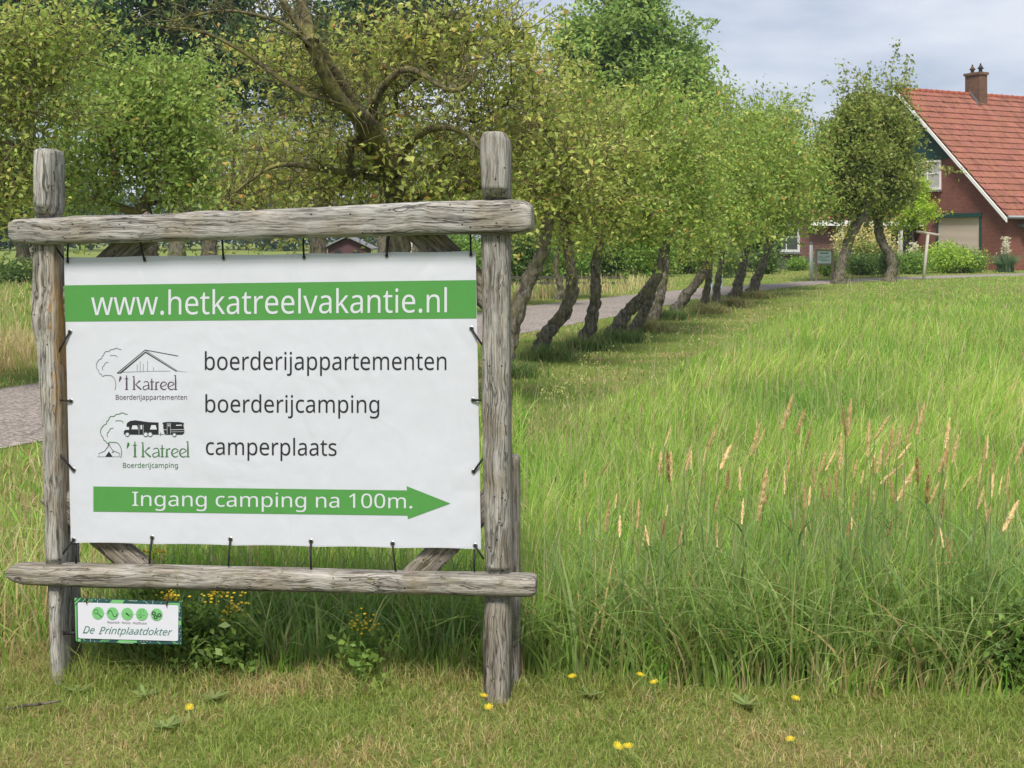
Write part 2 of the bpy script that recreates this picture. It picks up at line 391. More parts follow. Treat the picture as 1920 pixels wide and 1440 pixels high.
parts.append(blades(P, r.uniform(.35, .72, n), r.uniform(.011, .02, n), col, col * 1.1, np.abs(r.normal(.75, .35, n)), 7, 6))
# dead straw-coloured stalks
P = scatter(3200, 4.95, 14, 1.0, r, pad=.6); P = P[in_poly(P, field_poly)]; n = len(P)
col = palette(n, [(0.48, 0.38, 0.2), (0.36, 0.25, 0.13), (0.55, 0.47, 0.28)], [2, 2, 1], r)
parts.append(blades(P, r.uniform(.25, .6, n), r.uniform(.003, .006, n), col, col, np.abs(r.normal(.4, .4, n)), 4, 7))
# thin pale flowering stalks over the whole field
P = scatter(9000, 5.2, 45, 1.0, r); P = P[in_poly(P, field_poly)]; n = len(P)
col = palette(n, [(0.40, 0.36, 0.18), (0.30, 0.31, 0.12), (0.47, 0.42, 0.27)], [2, 2, 1], r)
parts.append(blades(P, r.uniform(0.42, 0.72, n) * (1 - 0.2 * (P[:, 1] > 20)), 0.0025 + 0.00034 * P[:, 1], col, col * 1.15, np.abs(r.normal(0.12, 0.14, n)), 3, 8))
grass_obj('meadow_grass', 'tall uncut green grass filling the meadow on the right', parts)

# 2. grass behind and left of the sign
parts = []
P = np.concatenate([scatter(54000, 5.0, 13, 1.2, r)]); mb = in_poly(P, behind_poly); ml = in_poly(P, left_poly)
for mask, hh, wts, sd in ((mb, 0.33, [4, 5, 3, 3, 1.6, 1.0, 0.7], 21), (ml, 0.27, [3, 3, 2, 3, 4.5, 3, 2.0], 22)):
    p = P[mask]; n = len(p); lf = lowfreq(p, 1.1, 4.0); lf2 = lowfreq(p, 3.1, 6.0)
    h = hh * (1 + 0.55 * lf + 0.3 * lf2) * r.uniform(0.45, 1.3, n) * np.clip((p[:, 1] - 4.95) / 0.5, 0.4, 1)
    if sd == 22: h *= np.where(p[:, 1] > 7.2, 0.42, 1.15)
    col = palette(n, G_LIVE + G_DRY, wts, r)
    parts.append(blades(p, h, (0.0045 + 0.0006 * p[:, 1]) * r.uniform(0.7, 1.5, n), col, col * 1.2, np.abs(r.normal(0.35, 0.33, n)), 4, sd))
P = np.stack([r.uniform(-1.7, 0.0, 1500), 5.15 + np.abs(r.normal(0, 0.5, 1500)), np.zeros(1500)], -1); n = len(P)
col = palette(n, [(0.14, 0.25, 0.07), (0.20, 0.31, 0.09), (0.29, 0.35, 0.14)], [4, 4, 2], r)
parts.append(blades(P, r.uniform(0.15, 0.5, n), r.uniform(0.006, 0.014, n), col, col * 1.15, np.abs(r.normal(0.5, 0.35, n)), 5, 23))
grass_obj('rough_grass', 'rough half dry grass growing behind the sign posts', parts)

# 3. the mown lawn in front
P = np.stack([r.uniform(-2.7, 2.7, 76000), r.uniform(3.75, 5.4, 76000), np.zeros(76000)], -1)
P = P[~in_poly(P, field_poly)]; n = len(P)
lf = lowfreq(P, 1.6, 14.0); lf2 = lowfreq(P, 5.0, 17.0)
dry = np.clip(0.47 + 0.75 * lf + 0.35 * lf2, 0.05, 0.95)
isdry = r.uniform(0, 1, n) < dry
col = np.where(isdry[:, None], palette(n, [(0.45, 0.37, 0.175), (0.34, 0.26, 0.115), (0.54, 0.46, 0.25), (0.39, 0.36, 0.125)], [3, 3, 1.4, 3], r), palette(n, [(0.22, 0.29, 0.06), (0.27, 0.33, 0.085), (0.17, 0.245, 0.05)], [3, 3, 2], r))
h = np.where(isdry, 0.028, 0.040) * (1 + 0.7 * lf2 - 0.35 * lf) * r.uniform(0.5, 1.6, n) * (1 + 1.6 * smooth(4.75, 5.15, P[:, 1]))
parts = [blades(P, np.clip(h, 0.012, 0.22), r.uniform(0.0028, 0.0055, n), col, col * 1.15, np.abs(r.normal(0.7, 0.4, n)), 2, 31)]
grass_obj('lawn_grass', 'short mown grass with dry brown patches in the foreground', parts)

# 4. verges along the drive and under the trees
P = scatter(108000, 8.0, 62, 1.15, r)
keep = ~in_poly(P, field_poly) & ~in_poly(P, drive_poly) & ~in_poly(P, behind_poly) & ~in_poly(P, left_poly)
P = P[keep]; n = len(P); lf = lowfreq(P, 0.7, 31.0)
off = np.interp(P[:, 1], farE[:, 1], farE[:, 0]) - P[:, 0]           # metres left of the far edge
hay = (off > 1.15 + 0.3 * lf) & (off < 3.6 + lf) & (P[:, 0] < 5.5)
mead = off >= 3.6 + lf
isdry = r.uniform(0, 1, n) < np.where(hay, 0.86, np.clip(0.34 + 0.6 * lf, 0.1, 0.85))
col = np.where(isdry[:, None], palette(n, [(0.50, 0.42, 0.20), (0.42, 0.34, 0.15), (0.56, 0.48, 0.27)], [3, 2, 2], r), palette(n, [(0.19, 0.29, 0.055), (0.24, 0.34, 0.07), (0.155, 0.25, 0.05)], [3, 3, 2], r))
h = np.where(hay, 0.48, np.where(mead, 0.26, 0.05)) * r.uniform(0.55, 1.35, n) * (1 + 0.3 * lf)
h = np.where((P[:, 0] > 5.5) & (off > 0), 0.05, h)
w = (0.0035 + 0.0007 * P[:, 1]) * r.uniform(0.7, 1.4, n)
grass_obj('verge_grass', 'grass verges and tall hay coloured grass beside the drive', [blades(P, h, w, col, col * 1.15, np.abs(r.normal(0.4, 0.3, n)), 2, 41)])

# ------------------------------------------------------------------ the big sign
SL, SR = Vector((-1.777, 5.0, 0)), Vector((-0.05, 4.8, 0))
SU = (SR - SL).normalized(); SN = Vector((SU.y, -SU.x, 0))           # along the sign, and out of its front
if SN.y > 0: SN = -SN
SROT = math.atan2(SU.y, SU.x)
CAMP = Vector((0, 0, CAMZ))
def S(px, py, n=0.0):
    """pixel -> sign coordinates (along, depth, up) on the plane n metres before the post fronts"""
    dr = ray(px, py); k = (n - (CAMP - SL).dot(SN)) / dr.dot(SN)
    p = CAMP + dr * k - SL
    return Vector((p.dot(SU), -n, p.z))
frame = empty('sign_frame', SL, 'weathered grey timber frame of the big roadside sign', 'sign frame', rz=SROT)

def sweep(name, rings, mat, parent, nseg=36, power=4.0, rough=0.0032, seed=0, ax=2, end_round=0.35):
    """timber: rounded section swept through rings of (centre, half1, half2), h1/h2 vectors; uneven surface, worn ends"""
    R = [(Vector(c), Vector(a), Vector(b)) for c, a, b in rings]
    c0, a0, b0 = R[0]; c1, a1, b1 = R[-1]
    t0 = (R[0][0] - R[1][0]).normalized(); t1 = (R[-1][0] - R[-2][0]).normalized()
    e = min(a0.length, b0.length) * end_round
    head = [(c0 + t0 * e * 0.0, a0 * 0.97, b0 * 0.97)]; head = [(c0 + t0 * e * 0.75, a0 * 0.72, b0 * 0.72), (c0 + t0 * e * 0.5, a0 * 0.88, b0 * 0.88)]
    tail = [(c1 + t1 * e * 0.5, a1 * 0.88, b1 * 0.88), (c1 + t1 * e * 0.75, a1 * 0.72, b1 * 0.72)]
    R = head + R + tail
    V, Fs = [], []
    for i, (c, a, b) in enumerate(R):
        for k in range(nseg):
            th = 2 * math.pi * (k + 0.5) / nseg; ct, st = math.cos(th), math.sin(th)
            rr = (abs(ct) ** power + abs(st) ** power) ** (-1 / power)
            p = c + a * (ct * rr) + b * (st * rr)
            q = Vector((p.x * (3 if ax == 0 else 14), p.y * 14, p.z * (3 if ax == 2 else 14))) + Vector((seed * 7.1, 0, 0))
            nr = (p - c).normalized()
            p = p + nr * (rough * mnoise.noise(q) + rough * 0.5 * mnoise.noise(q * 2.7))
            V.append(p)
    m = len(R)
    for i in range(m - 1):
        for k in range(nseg): Fs.append((i * nseg + k, i * nseg + (k + 1) % nseg, (i + 1) * nseg + (k + 1) % nseg, (i + 1) * nseg + k))
    V.append(R[0][0] + t0 * e * 0.12); Fs += [(len(V) - 1, (k + 1) % nseg, k) for k in range(nseg)]
    V.append(R[-1][0] + t1 * e * 0.12); b_ = (m - 1) * nseg; Fs += [(len(V) - 1, b_ + k, b_ + (k + 1) % nseg) for k in range(nseg)]
    me = mesh(name, V, Fs); bm = bmesh.new(); bm.from_mesh(me); bmesh.ops.recalc_face_normals(bm, faces=bm.faces); bm.to_mesh(me); bm.free()
    return link(name, me, mat, parent, True)
def post_rings(st, n):
    """st: (py, pxL, pxR, front, thickness) top to bottom -> n rings"""
    A = np.array(st, float); ys = np.linspace(A[0, 0], A[-1, 0], n)
    ys = np.unique(np.concatenate([ys, A[:, 0]]))
    out = []
    for y in ys:
        l, r_, fr, th = [np.interp(y, A[:, 0], A[:, i]) for i in (1, 2, 3, 4)]
        a, b = S(l, y, fr), S(r_, y, fr - th * .5)
        c = Vector(((a.x + b.x) / 2, -fr + th / 2, (a.z + b.z) / 2)); out.append((c, Vector(((b.x - a.x) / 2, 0, 0)), Vector((0, th / 2, 0))))
    return out
def rail_rings(top, bot, fr, th, n):
    T, B = np.array(top, float), np.array(bot, float); xs = np.linspace(T[0, 0], T[-1, 0], n)
    out = []
    for x in xs:
        y_t = np.interp(x, T[:, 0], T[:, 1]); a, b = S(x, y_t, fr - th * .85 if y_t > HY else fr), S(x, np.interp(x, B[:, 0], B[:, 1]), fr)
        out.append((Vector(((a.x + b.x) / 2, -fr + th / 2, (a.z + b.z) / 2)), Vector((0, th / 2, 0)), Vector((0, 0, (a.z - b.z) / 2))))
    return out
sweep('post', post_rings([(284, 56, 109, .045, .15), (300, 55, 111, .045, .155), (385, 56, 110, .05, .16), (399, 58, 109, .03, .14), (404, 60, 108, .0, .11), (415, 60, 108, -.01, .10), (440, 58, 110, -.02, .10), (462, 57, 112, 0, .12), (540, 54, 114, 0, .12), (562, 52, 115, .004, .125), (590, 51, 116, .012, .135), (612, 53, 117, .01, .13), (640, 61, 118, 0, .12), (700, 67, 119, 0, .12), (760, 72, 120, 0, .12), (860, 75, 121, 0, .12), (950, 78, 122, 0, .12), (1045, 80, 125, 0, .12), (1060, 81, 125, -.02, .1), (1090, 84, 125, -.02, .1), (1105, 85, 125, 0, .115), (1200, 89, 126, 0, .115), (1310, 91, 128, 0, .115)], 150), M['wood_vl'], frame, seed=1)
sweep('post', post_rings([(252, 902, 950, .05, .14), (262, 897, 956, .05, .155), (280, 896, 958, .05, .16), (352, 899, 957, .055, .165), (368, 902, 957, .03, .14), (373, 904, 956, .0, .11), (385, 904, 956, -.01, .10), (420, 902, 956, -.02, .10), (440, 900, 957, 0, .12), (600, 901, 957, 0, .12), (800, 902, 958, 0, .12), (1062, 908, 960, 0, .12), (1070, 909, 960, -.02, .1), (1115, 908, 959, -.02, .1), (1128, 906, 959, 0, .12), (1200, 904, 959, 0, .12), (1290, 905, 958, 0, .12), (1345, 909, 956, 0, .12)], 150), M['wood_v'], frame, seed=2)
sweep('rear_post', post_rings([(857, 118, 143, -.16, .09), (1040, 119, 142, -.16, .09), (1300, 119, 151, -.16, .09)], 60), M['wood_r'], frame, seed=3)
sweep('rear_post', post_rings([(860, 935, 975, -.16, .09), (1100, 938, 975, -.16, .09), (1330, 938, 976, -.16, .09)], 60), M['wood_r'], frame, seed=4)
sweep('top_rail', rail_rings([(15, 417), (22, 411), (60, 409), (110, 408), (130, 405), (190, 404), (280, 402), (330, 399), (380, 394), (450, 395), (560, 389), (640, 386), (720, 382), (800, 377), (900, 375), (960, 374), (985, 377), (995, 384)],
      [(15, 448), (22, 456), (60, 459), (110, 458), (250, 455), (400, 450), (560, 447), (700, 443), (850, 439), (960, 440), (985, 437), (995, 431)], .035, .115, 150), M['wood_h'], frame, power=5, seed=5, ax=0, end_round=0.14)
sweep('bottom_rail', rail_rings([(22, 1056), (30, 1052), (100, 1052), (240, 1054), (400, 1058), (560, 1062), (700, 1066), (850, 1069), (960, 1071), (996, 1071), (1005, 1075)],
      [(22, 1086), (32, 1095), (50, 1101), (110, 1103), (200, 1107), (330, 1110), (500, 1114), (700, 1118), (850, 1121), (960, 1123), (996, 1124), (1005, 1119)], .035, .115, 150), M['wood_hb'], frame, power=3.2, seed=6, ax=0, end_round=0.2)
def brace(p, q, half):
    a, b = S(*p, -.075), S(*q, -.075); t_ = (b - a).normalized(); nv = Vector((-t_.z, 0, t_.x)) * half
    L = (b - a).length
    rings = [(Vector((L * i / 20, 0, 0)), Vector((0, .022, 0)), Vector((0, 0, half))) for i in range(21)]
    o = sweep('brace', rings, M['wood_d'], frame, rough=0.003, ax=0, power=6, seed=p[0] * 0.1, nseg=16, end_round=0.05)
    o.location = a + Vector((0, .02, 0)); o.rotation_euler = (0, -math.atan2(t_.z, t_.x), 0)
brace((88, 598), (288, 416), .055); brace((762, 410), (935, 575), .055)
brace((88, 922), (270, 1078), .052); brace((770, 1090), (930, 928), .05)

# banner
BN = -.045
t = NT('banner_vinyl'); v = t.coord()
n1 = t.noise(v, 2.2, 4); n2 = t.noise(v, 60, 3); n3 = t.noise(t.coord(scale=(1, 1, 0.3)), 9, 5, 0.7)
c = t.mix(t.ramp(n3, [(0.55, 0.0), (0.8, 0.35)]), (0.555, 0.57, 0.62), (0.50, 0.51, 0.535))
t.color(c); t.p.inputs['Roughness'].default_value = 0.5; t.bump(t.mix(0.35, n1, t.noise(t.coord(scale=(1, 1, .6)), 5, 2, .4, 1.5)), 0.6, 0.03)
M['vinyl'] = t.m
t = NT('printed_green'); v = t.coord()
n1 = t.noise(v, 45, 6, 0.75); n2 = t.noise(v, 5, 3)
c = t.mix(t.ramp(n1, [(0.45, 0.0), (0.72, 0.55)]), (0.075, 0.27, 0.062), (0.10, 0.205, 0.057)); c = t.mix(t.ramp(n2, [(0.4, 0.0), (0.7, 0.25)]), c, (0.085, 0.295, 0.075))
t.color(c); t.p.inputs['Roughness'].default_value = 0.5; M['green'] = t.m
M['ink'] = plain('printed_black', (0.022, 0.022, 0.026), 0.5, 0.05)
M['ink_white'] = plain('printed_white', (0.57, 0.585, 0.63), 0.5, 0.03)
M['ink_purple'] = plain('printed_purple', (0.085, 0.05, 0.095), 0.5, 0.1)
M['ink_leaf'] = plain('printed_leaf_green', (0.045, 0.15, 0.045), 0.5, 0.1)
M['ink_grey'] = plain('printed_grey_line', (0.16, 0.15, 0.18), 0.5, 0.05)
M['metal'] = plain('eyelet_metal', (0.55, 0.54, 0.5), 0.35, 0.15, metal=0.9)
M['cord'] = plain('black_elastic', (0.018, 0.018, 0.018), 0.6, 0.2)
banner = empty('banner', SL, 'white vinyl campsite banner with green band laced into the timber frame', 'banner', rz=SROT)
TLc, TRc, BRc, BLc = (120, 482), (892, 470), (902, 1030), (133, 1018)
top_eye = [(127, 490), (271, 487), (419, 484), (570, 482), (725, 479), (883, 477)]
def lerp2(a, b, u): return (a[0] + (b[0] - a[0]) * u, a[1] + (b[1] - a[1]) * u)
def sheet(name, tl, tr, br, bl, n, mat, parent, nu=1, nv=1, sag=0.0, thick=0.0):
    V, Fq = [], []
    for j in range(nv + 1):
        for i in range(nu + 1):
            u, w = i / nu, j / nv
            p = lerp2(lerp2(tl, tr, u), lerp2(bl, br, u), w)
            s_ = sag * abs(math.sin(math.pi * u * 5)) * (1 - 2 * w)       # edges dip between the eyelets
            V.append(S(p[0], p[1] + s_, n))
    for j in range(nv):
        for i in range(nu): a = j * (nu + 1) + i; Fq.append((a, a + nu + 1, a + nu + 2, a + 1))
    me = mesh(name, V, Fq)
    o = link(name, me, mat, parent)
    if thick:
        m_ = o.modifiers.new('thickness', 'SOLIDIFY'); m_.thickness = thick; m_.offset = -1
    return o
sheet('banner_sheet', TLc, TRc, BRc, BLc, BN, M['vinyl'], banner, 60, 20, 1.6, 0.0012)
# folded hems, welded along the edges
for a_, b_, c_, d_ in (((121.5, 484.5), (891, 472.5), (891.3, 486.5), (121.9, 498)), ((132, 1003), (901, 1014.5), (901, 1027.3), (133, 1015.6))):
    sheet('hem', a_, b_, c_, d_, BN + .0004, M['vinyl'], banner, 40, 1)
sheet('green_band', (120.6, 535), (892.6, 525), (893.6, 597), (122.2, 603), BN + .0009, M['green'], banner, 4, 1)

def px_mesh(name, polys, n, mat, parent):
    """polys: list of (vertices in photo pixels, faces) printed on the plane n"""
    V, Fs = [], []
    for vs_, fs in polys:
        b = len(V); V += [S(x, y, n) for x, y in vs_]; Fs += [tuple(i + b for i in f) for f in fs]
    me = mesh(name, V, Fs); bm = bmesh.new(); bm.from_mesh(me)
    for f in bm.faces:
        f.normal_update()
        if f.normal.y > 0: f.normal_flip()
    bm.to_mesh(me); bm.free()
    return link(name, me, mat, parent)
def poly(pts): return (list(pts), [tuple(range(len(pts)))])
def disc(cx, cy, r_, k=28, ry=None): return poly([(cx + r_ * math.cos(2 * math.pi * i / k), cy + (ry or r_) * math.sin(2 * math.pi * i / k)) for i in range(k)])
def ring(cx, cy, r0, r1, k=28):
    vs_ = [(cx + q * math.cos(2 * math.pi * i / k), cy + q * math.sin(2 * math.pi * i / k)) for i in range(k) for q in (r0, r1)]
    return (vs_, [(2 * i, 2 * i + 1, (2 * i + 3) % (2 * k), (2 * i + 2) % (2 * k)) for i in range(k)])
def ribbon(pts, w):
    n = len(pts); ws = np.interp(np.linspace(0, 1, n), np.linspace(0, 1, len(w)), w) if hasattr(w, '__len__') else [w] * n; vs_ = []
    for i, (x, y) in enumerate(pts):
        a, b = pts[max(i - 1, 0)], pts[min(i + 1, n - 1)]; dx, dy = b[0] - a[0], b[1] - a[1]; L = math.hypot(dx, dy) or 1
        vs_ += [(x - dy / L * ws[i] / 2, y + dx / L * ws[i] / 2), (x + dy / L * ws[i] / 2, y - dx / L * ws[i] / 2)]
    return (vs_, [(2 * i, 2 * i + 1, 2 * i + 3, 2 * i + 2) for i in range(n - 1)])
def curve(pts, k=6):
    P = [pts[0]] + list(pts) + [pts[-1]]; out = []
    for i in range(1, len(P) - 2):
        for j in range(k):
            u = j / k; a, b, c_, d = P[i - 1], P[i], P[i + 1], P[i + 2]
            out.append(tuple(0.5 * (2 * b[q] + (c_[q] - a[q]) * u + (2 * a[q] - 5 * b[q] + 4 * c_[q] - d[q]) * u * u + (3 * b[q] - a[q] - 3 * c_[q] + d[q]) * u ** 3) for q in (0, 1)))
    return out + [pts[-1]]
try:      # Blender's own humanist sans; its built-in face if that is missing
    FONT = bpy.data.fonts.load(bpy.utils.resource_path('LOCAL') + '/datafiles/fonts/NotoSansHebrew-Regular.woff2')
except Exception:
    FONT = None
def text_mesh(txt, bold=0.0):
    cu = bpy.data.curves.new('lettering', 'FONT'); cu.body = txt; cu.size = 1; cu.offset = bold; cu.resolution_u = 5; cu.fill_mode = 'FRONT'
    if FONT: cu.font = FONT
    ob = bpy.data.objects.new('lettering', cu); COL.objects.link(ob)
    dg = bpy.context.evaluated_depsgraph_get(); me = bpy.data.meshes.new_from_object(ob.evaluated_get(dg))
    vs_ = np.array([v_.co[:2] for v_ in me.vertices]); fs = [tuple(p.vertices) for p in me.polygons]
    bpy.data.objects.remove(ob); bpy.data.curves.remove(cu); bpy.data.meshes.remove(me)
    return vs_, fs
ASC = {k: text_mesh(k)[0][:, 1].max() for k in 'lI'}
def text_poly(txt, x0, x1, y0, y1, cap, shear=0.0, bold=0.0, ref='l'):
    """a line of lettering from (x0,y0) to (x1,y1) on its baseline, ascenders cap pixels high"""
    vs_, fs = text_mesh(txt, bold)
    vs_[:, 0] += shear * vs_[:, 1]
    lo, hi = vs_[:, 0].min(), vs_[:, 0].max(); asc = ASC[ref]
    u = (vs_[:, 0] - lo) / (hi - lo); w = vs_[:, 1] / asc * cap
    return (list(zip(x0 + (x1 - x0) * u, y0 + (y1 - y0) * u - w)), fs)
P1, P2 = BN + .0014, BN + .0020
px_mesh('lettering', [text_poly('www.hetkatreelvakantie.nl', 171, 838, 591, 585.5, 47)], P2, M['ink_white'], banner)
px_mesh('lettering', [text_poly('boerderijappartementen', 384, 837, 693.5, 693.5, 35)], P1, M['ink'], banner)
px_mesh('lettering', [text_poly('boerderijcamping', 385, 711, 773, 774, 34)], P1, M['ink'], banner)
px_mesh('lettering', [text_poly('camperplaats', 386, 631, 852.5, 854.5, 33)], P1, M['ink'], banner)
px_mesh('printed_arrow', [poly([(175, 912), (763, 919.5), (762.5, 911.5), (844.5, 944), (765, 973), (764, 966.5), (175, 959)])], P1, M['green'], banner)
px_mesh('lettering', [text_poly('Ingang camping na 100m.', 248, 773, 948.5, 953, 26.5, ref='I')], P2, M['ink_white'], banner)
# logos (z = pixels of an enlarged crop of the photograph)
def Z(pts): return [(170 + x / 5.76, 640 + y / 5.76) for x, y in pts]
def zr(pts, w, c_=False): p = Z(pts); return ribbon(curve(p) if c_ else p, [q / 5.76 for q in w] if hasattr(w, '__len__') else w / 5.76)
tree_line = [(330, 88), (300, 82), (275, 72), (250, 84), (215, 90), (195, 108), (165, 108), (145, 130), (138, 150), (122, 160), (120, 182), (95, 195), (78, 215), (62, 245), (62, 275), (70, 300), (85, 318), (93, 345), (112, 355), (128, 377), (150, 368), (185, 367), (225, 372), (250, 395), (266, 430), (270, 475), (263, 522)]
bits = [[(213, 160), (218, 150), (240, 152), (262, 152), (280, 160), (288, 174)], [(190, 226), (165, 228), (148, 250), (140, 266), (128, 275), (126, 300), (136, 310)]]
def two(p): return [(478 + (x - 388) * 1.081 - 18, 1080 + (y - 365) * 1.084 + 8) for x, y in p]
px_mesh('printed_logo', [zr(tree_line, 6, True)] + [zr(b, 5, True) for b in bits], P1, M['ink_grey'], banner)
def katreel():
    L = []
    def st(p, w, c_=False): L.append((p, w, c_))
    st([(318, 378), (322, 395), (314, 415), (308, 437)], [14, 24, 16, 2], True)
    for sx_, y0, y1 in ((388, 366, 522), (468, 374, 522), (917, 364, 522), (660, 402, 522), (706, 436, 522)): st([(sx_ - 1, y0), (sx_, (y0 + y1) / 2), (sx_, y1)], [9, 16, 14] if sx_ != 388 else [8, 18, 16])
    for sx_ in (388, 468, 917, 660, 706): st([(sx_ - 18, 519), (sx_ + 18, 519)], 7)
    st([(366, 404), (406, 402)], 7); st([(640, 438), (684, 437)], 7)
    st([(452, 380), (468, 378)], 7); st([(900, 370), (917, 368)], 7)
    st([(536, 432), (525, 430), (505, 448), (482, 468)], [14, 14, 7, 5], True); st([(484, 462), (512, 492), (545, 520)], [6, 15, 14], True)
    st([(572, 446), (592, 432), (618, 440), (626, 470), (628, 520)], [5, 7, 9, 13, 13], True); st([(627, 474), (595, 478), (570, 490), (566, 510), (584, 522), (610, 512), (627, 490)], [5, 6, 9, 10, 8, 6, 4], True)
    st([(710, 456), (722, 440), (740, 440)], [5, 8, 14], True)
    for ex in (788, 868):
        st([(ex + 30, 508), (ex + 5, 521), (ex - 24, 506), (ex - 33, 478), (ex - 20, 447), (ex + 6, 438), (ex + 30, 455), (ex + 20, 470), (ex - 28, 492)], [4, 10, 13, 14, 11, 8, 9, 7, 4], True)
    return L
px_mesh('lettering', [zr(p, w, c_) for p, w, c_ in katreel()], P1, M['ink_purple'], banner)
px_mesh('printed_logo', [zr([(285, 345), (588, 92), (945, 158)], 7), zr([(322, 340), (592, 116), (928, 326)], [14, 14, 8]), zr([(283, 343), (328, 341)], 8), zr([(592, 96), (945, 322), (1048, 332)], [4, 3, 2]), zr([(340, 333), (600, 324), (860, 320)], 3)]
        + [zr([(x, y0), (x, 320)], 3) for x, y0 in ((502, 250), (534, 212), (568, 238), (614, 212), (678, 280))], P1, M['ink'], banner)
px_mesh('lettering', [text_poly('Boerderijappartementen', 217, 350.5, 749.3, 749.3, 9.6)], P1, M['ink_purple'], banner)
px_mesh('printed_logo', [zr(two(tree_line), 7, True)] + [zr(two(b), 6, True) for b in bits], P1, M['ink_leaf'], banner)
def two_t(p): return [(478 + (x - 388) * 1.081, 1080 + (y - 365) * 1.084) for x, y in p]
px_mesh('lettering', [zr(two_t(p), [q * 1.08 for q in w] if hasattr(w, '__len__') else w, c_) for p, w, c_ in katreel()], P1, M['ink_leaf'], banner)
px_mesh('lettering', [text_poly('Boerderijcamping', 230.5, 333.5, 877, 877, 9.8)], P1, M['ink_leaf'], banner)
camper = [(358, 1005), (358, 970), (378, 955), (390, 930), (386, 905), (395, 880), (425, 860), (480, 852), (540, 860), (620, 872), (733, 876), (733, 1007), (460, 1007)]
caravan = [(772, 888), (785, 875), (830, 870), (960, 871), (1005, 880), (1008, 895), (1000, 900), (1012, 960), (1010, 990), (990, 1008), (810, 1008), (792, 985), (784, 935), (784, 895)]
px_mesh('printed_camper', [poly(Z(camper)), zr([(733, 1005), (805, 1003)], 4), zr([(755, 985), (757, 1020)], 6)], P1, M['ink'], banner)
px_mesh('printed_caravan', [poly(Z(caravan))], P1, M['ink'], banner)
px_mesh('printed_tent', [poly(Z([(158, 1244), (197, 1188), (236, 1244)])), zr([(197, 1103), (185, 1140), (150, 1185), (85, 1213), (92, 1240)], [8, 6, 5, 4, 3]), zr([(197, 1103), (210, 1140), (240, 1180), (312, 1210), (306, 1240)], [8, 6, 5, 4, 3]), zr([(70, 1246), (320, 1246)], 3), poly(Z([(225, 1195), (248, 1188), (244, 1205)]))], P1, M['ink'], banner)
px_mesh('printed_logo', [poly(Z([(378, 955), (392, 925), (415, 925), (415, 955)])), poly(Z([(440, 950), (452, 908), (500, 908), (512, 950)])), poly(Z([(538, 905), (556, 905), (556, 950), (538, 950)])), poly(Z([(640, 952), (656, 905), (702, 905), (714, 952)])), poly(Z([(922, 902), (985, 900), (985, 910), (922, 912)])), zr([(826, 885), (826, 1004)], 3), zr([(862, 885), (862, 1004)], 3), zr([(826, 885), (862, 885)], 3), zr([(786, 955), (826, 955)], 5), zr([(862, 955), (1010, 952)], 5), zr([(862, 978), (1011, 975)], 3), zr([(522, 900), (522, 1000)], 3), zr([(568, 900), (568, 1000)], 3), disc(*Z([(845, 908)])[0], 14 / 5.76)] + [disc(*Z([(x, y)])[0], q / 5.76) for x, y, q in ((395, 1005, 24), (595, 1005, 26), (642, 1005, 26), (903, 1010, 22))], P2, M['ink_white'], banner)
px_mesh('printed_logo', [ring(*Z([(x, y)])[0], (q - 6) / 5.76, (q - 1) / 5.76) for x, y, q in ((395, 1005, 24), (595, 1005, 26), (642, 1005, 26), (903, 1010, 22))] + [ring(*Z([(845, 908)])[0], 7 / 5.76, 11 / 5.76)], P2 + .0006, M['ink'], banner)

def eyelet(px, py):
    c_ = S(px, py, BN + .0022); mb = MB(); k = 14; ro, ri = .0098, .0056
    V = []
    for i in range(k):
        a = 2 * math.pi * i / k
        for q, dy in ((ro, 0.0), ((ro + ri) / 2, -.0022), (ri, 0.0)): V.append((c_.x + q * math.cos(a), c_.y + dy, c_.z + q * math.sin(a)))
    Fs = [(3 * i + j, 3 * i + j + 1, (3 * ((i + 1) % k)) + j + 1, 3 * ((i + 1) % k) + j) for i in range(k) for j in (0, 1)]
    ey = mb.add(V, Fs).build('eyelet', M['metal'], banner, True)
    h = [(c_.x + ri * math.cos(2 * math.pi * i / k), c_.y + .0004, c_.z + ri * math.sin(2 * math.pi * i / k)) for i in range(k)]
    o = link('eyelet_hole', mesh('eyelet_hole', h, [tuple(range(k))]), M['cord']); o.parent = ey
ties = [((127, 490), (128, 455), 1), ((271, 487), (262, 450), 1), ((419, 484), (417, 446), 1), ((570, 482), (569, 443), 1), ((725, 479), (730, 438), 1), ((883, 477), (882, 434), 1),
        ((138, 1012), (113, 1045), 0), ((285, 1008), (280, 1058), 1), ((432, 1011), (428, 1062), 1), ((583, 1015), (583, 1067), 1), ((736, 1019), (742, 1071), 1), ((891, 1023), (907, 1048), 0),
        ((131, 622), (106, 668), 0), ((133, 752), (108, 749), 0), ((138, 881), (108, 846), 0), ((884, 616), (905, 648), 0), ((887, 750), (906, 750), 0), ((888, 884), (907, 858), 0)]
for e, q, up in ties:
    eyelet(*e)
    a, b = S(*e, BN + .004), S(*q, -.012 if up else -.03)
    MB().tube([a + Vector((0, .004, 0)), a + Vector((0, -.002, 0)) + (b - a) * .06, a + (b - a) * .5 + Vector((0, -.003, 0)), b], .0042, 6).sphere(a, .0068, 8, 5).build('elastic_tie', M['cord'], banner, True)
for p, q in (((141, 1018), (142.5, 1056)), ((889.5, 1031), (889, 1071)), ((121, 486), (103, 462))):
    a, b = S(*p, BN - .008), S(*q, -.03); MB().tube([a, b], .004, 6).build('elastic_tie', M['cord'], banner, True)

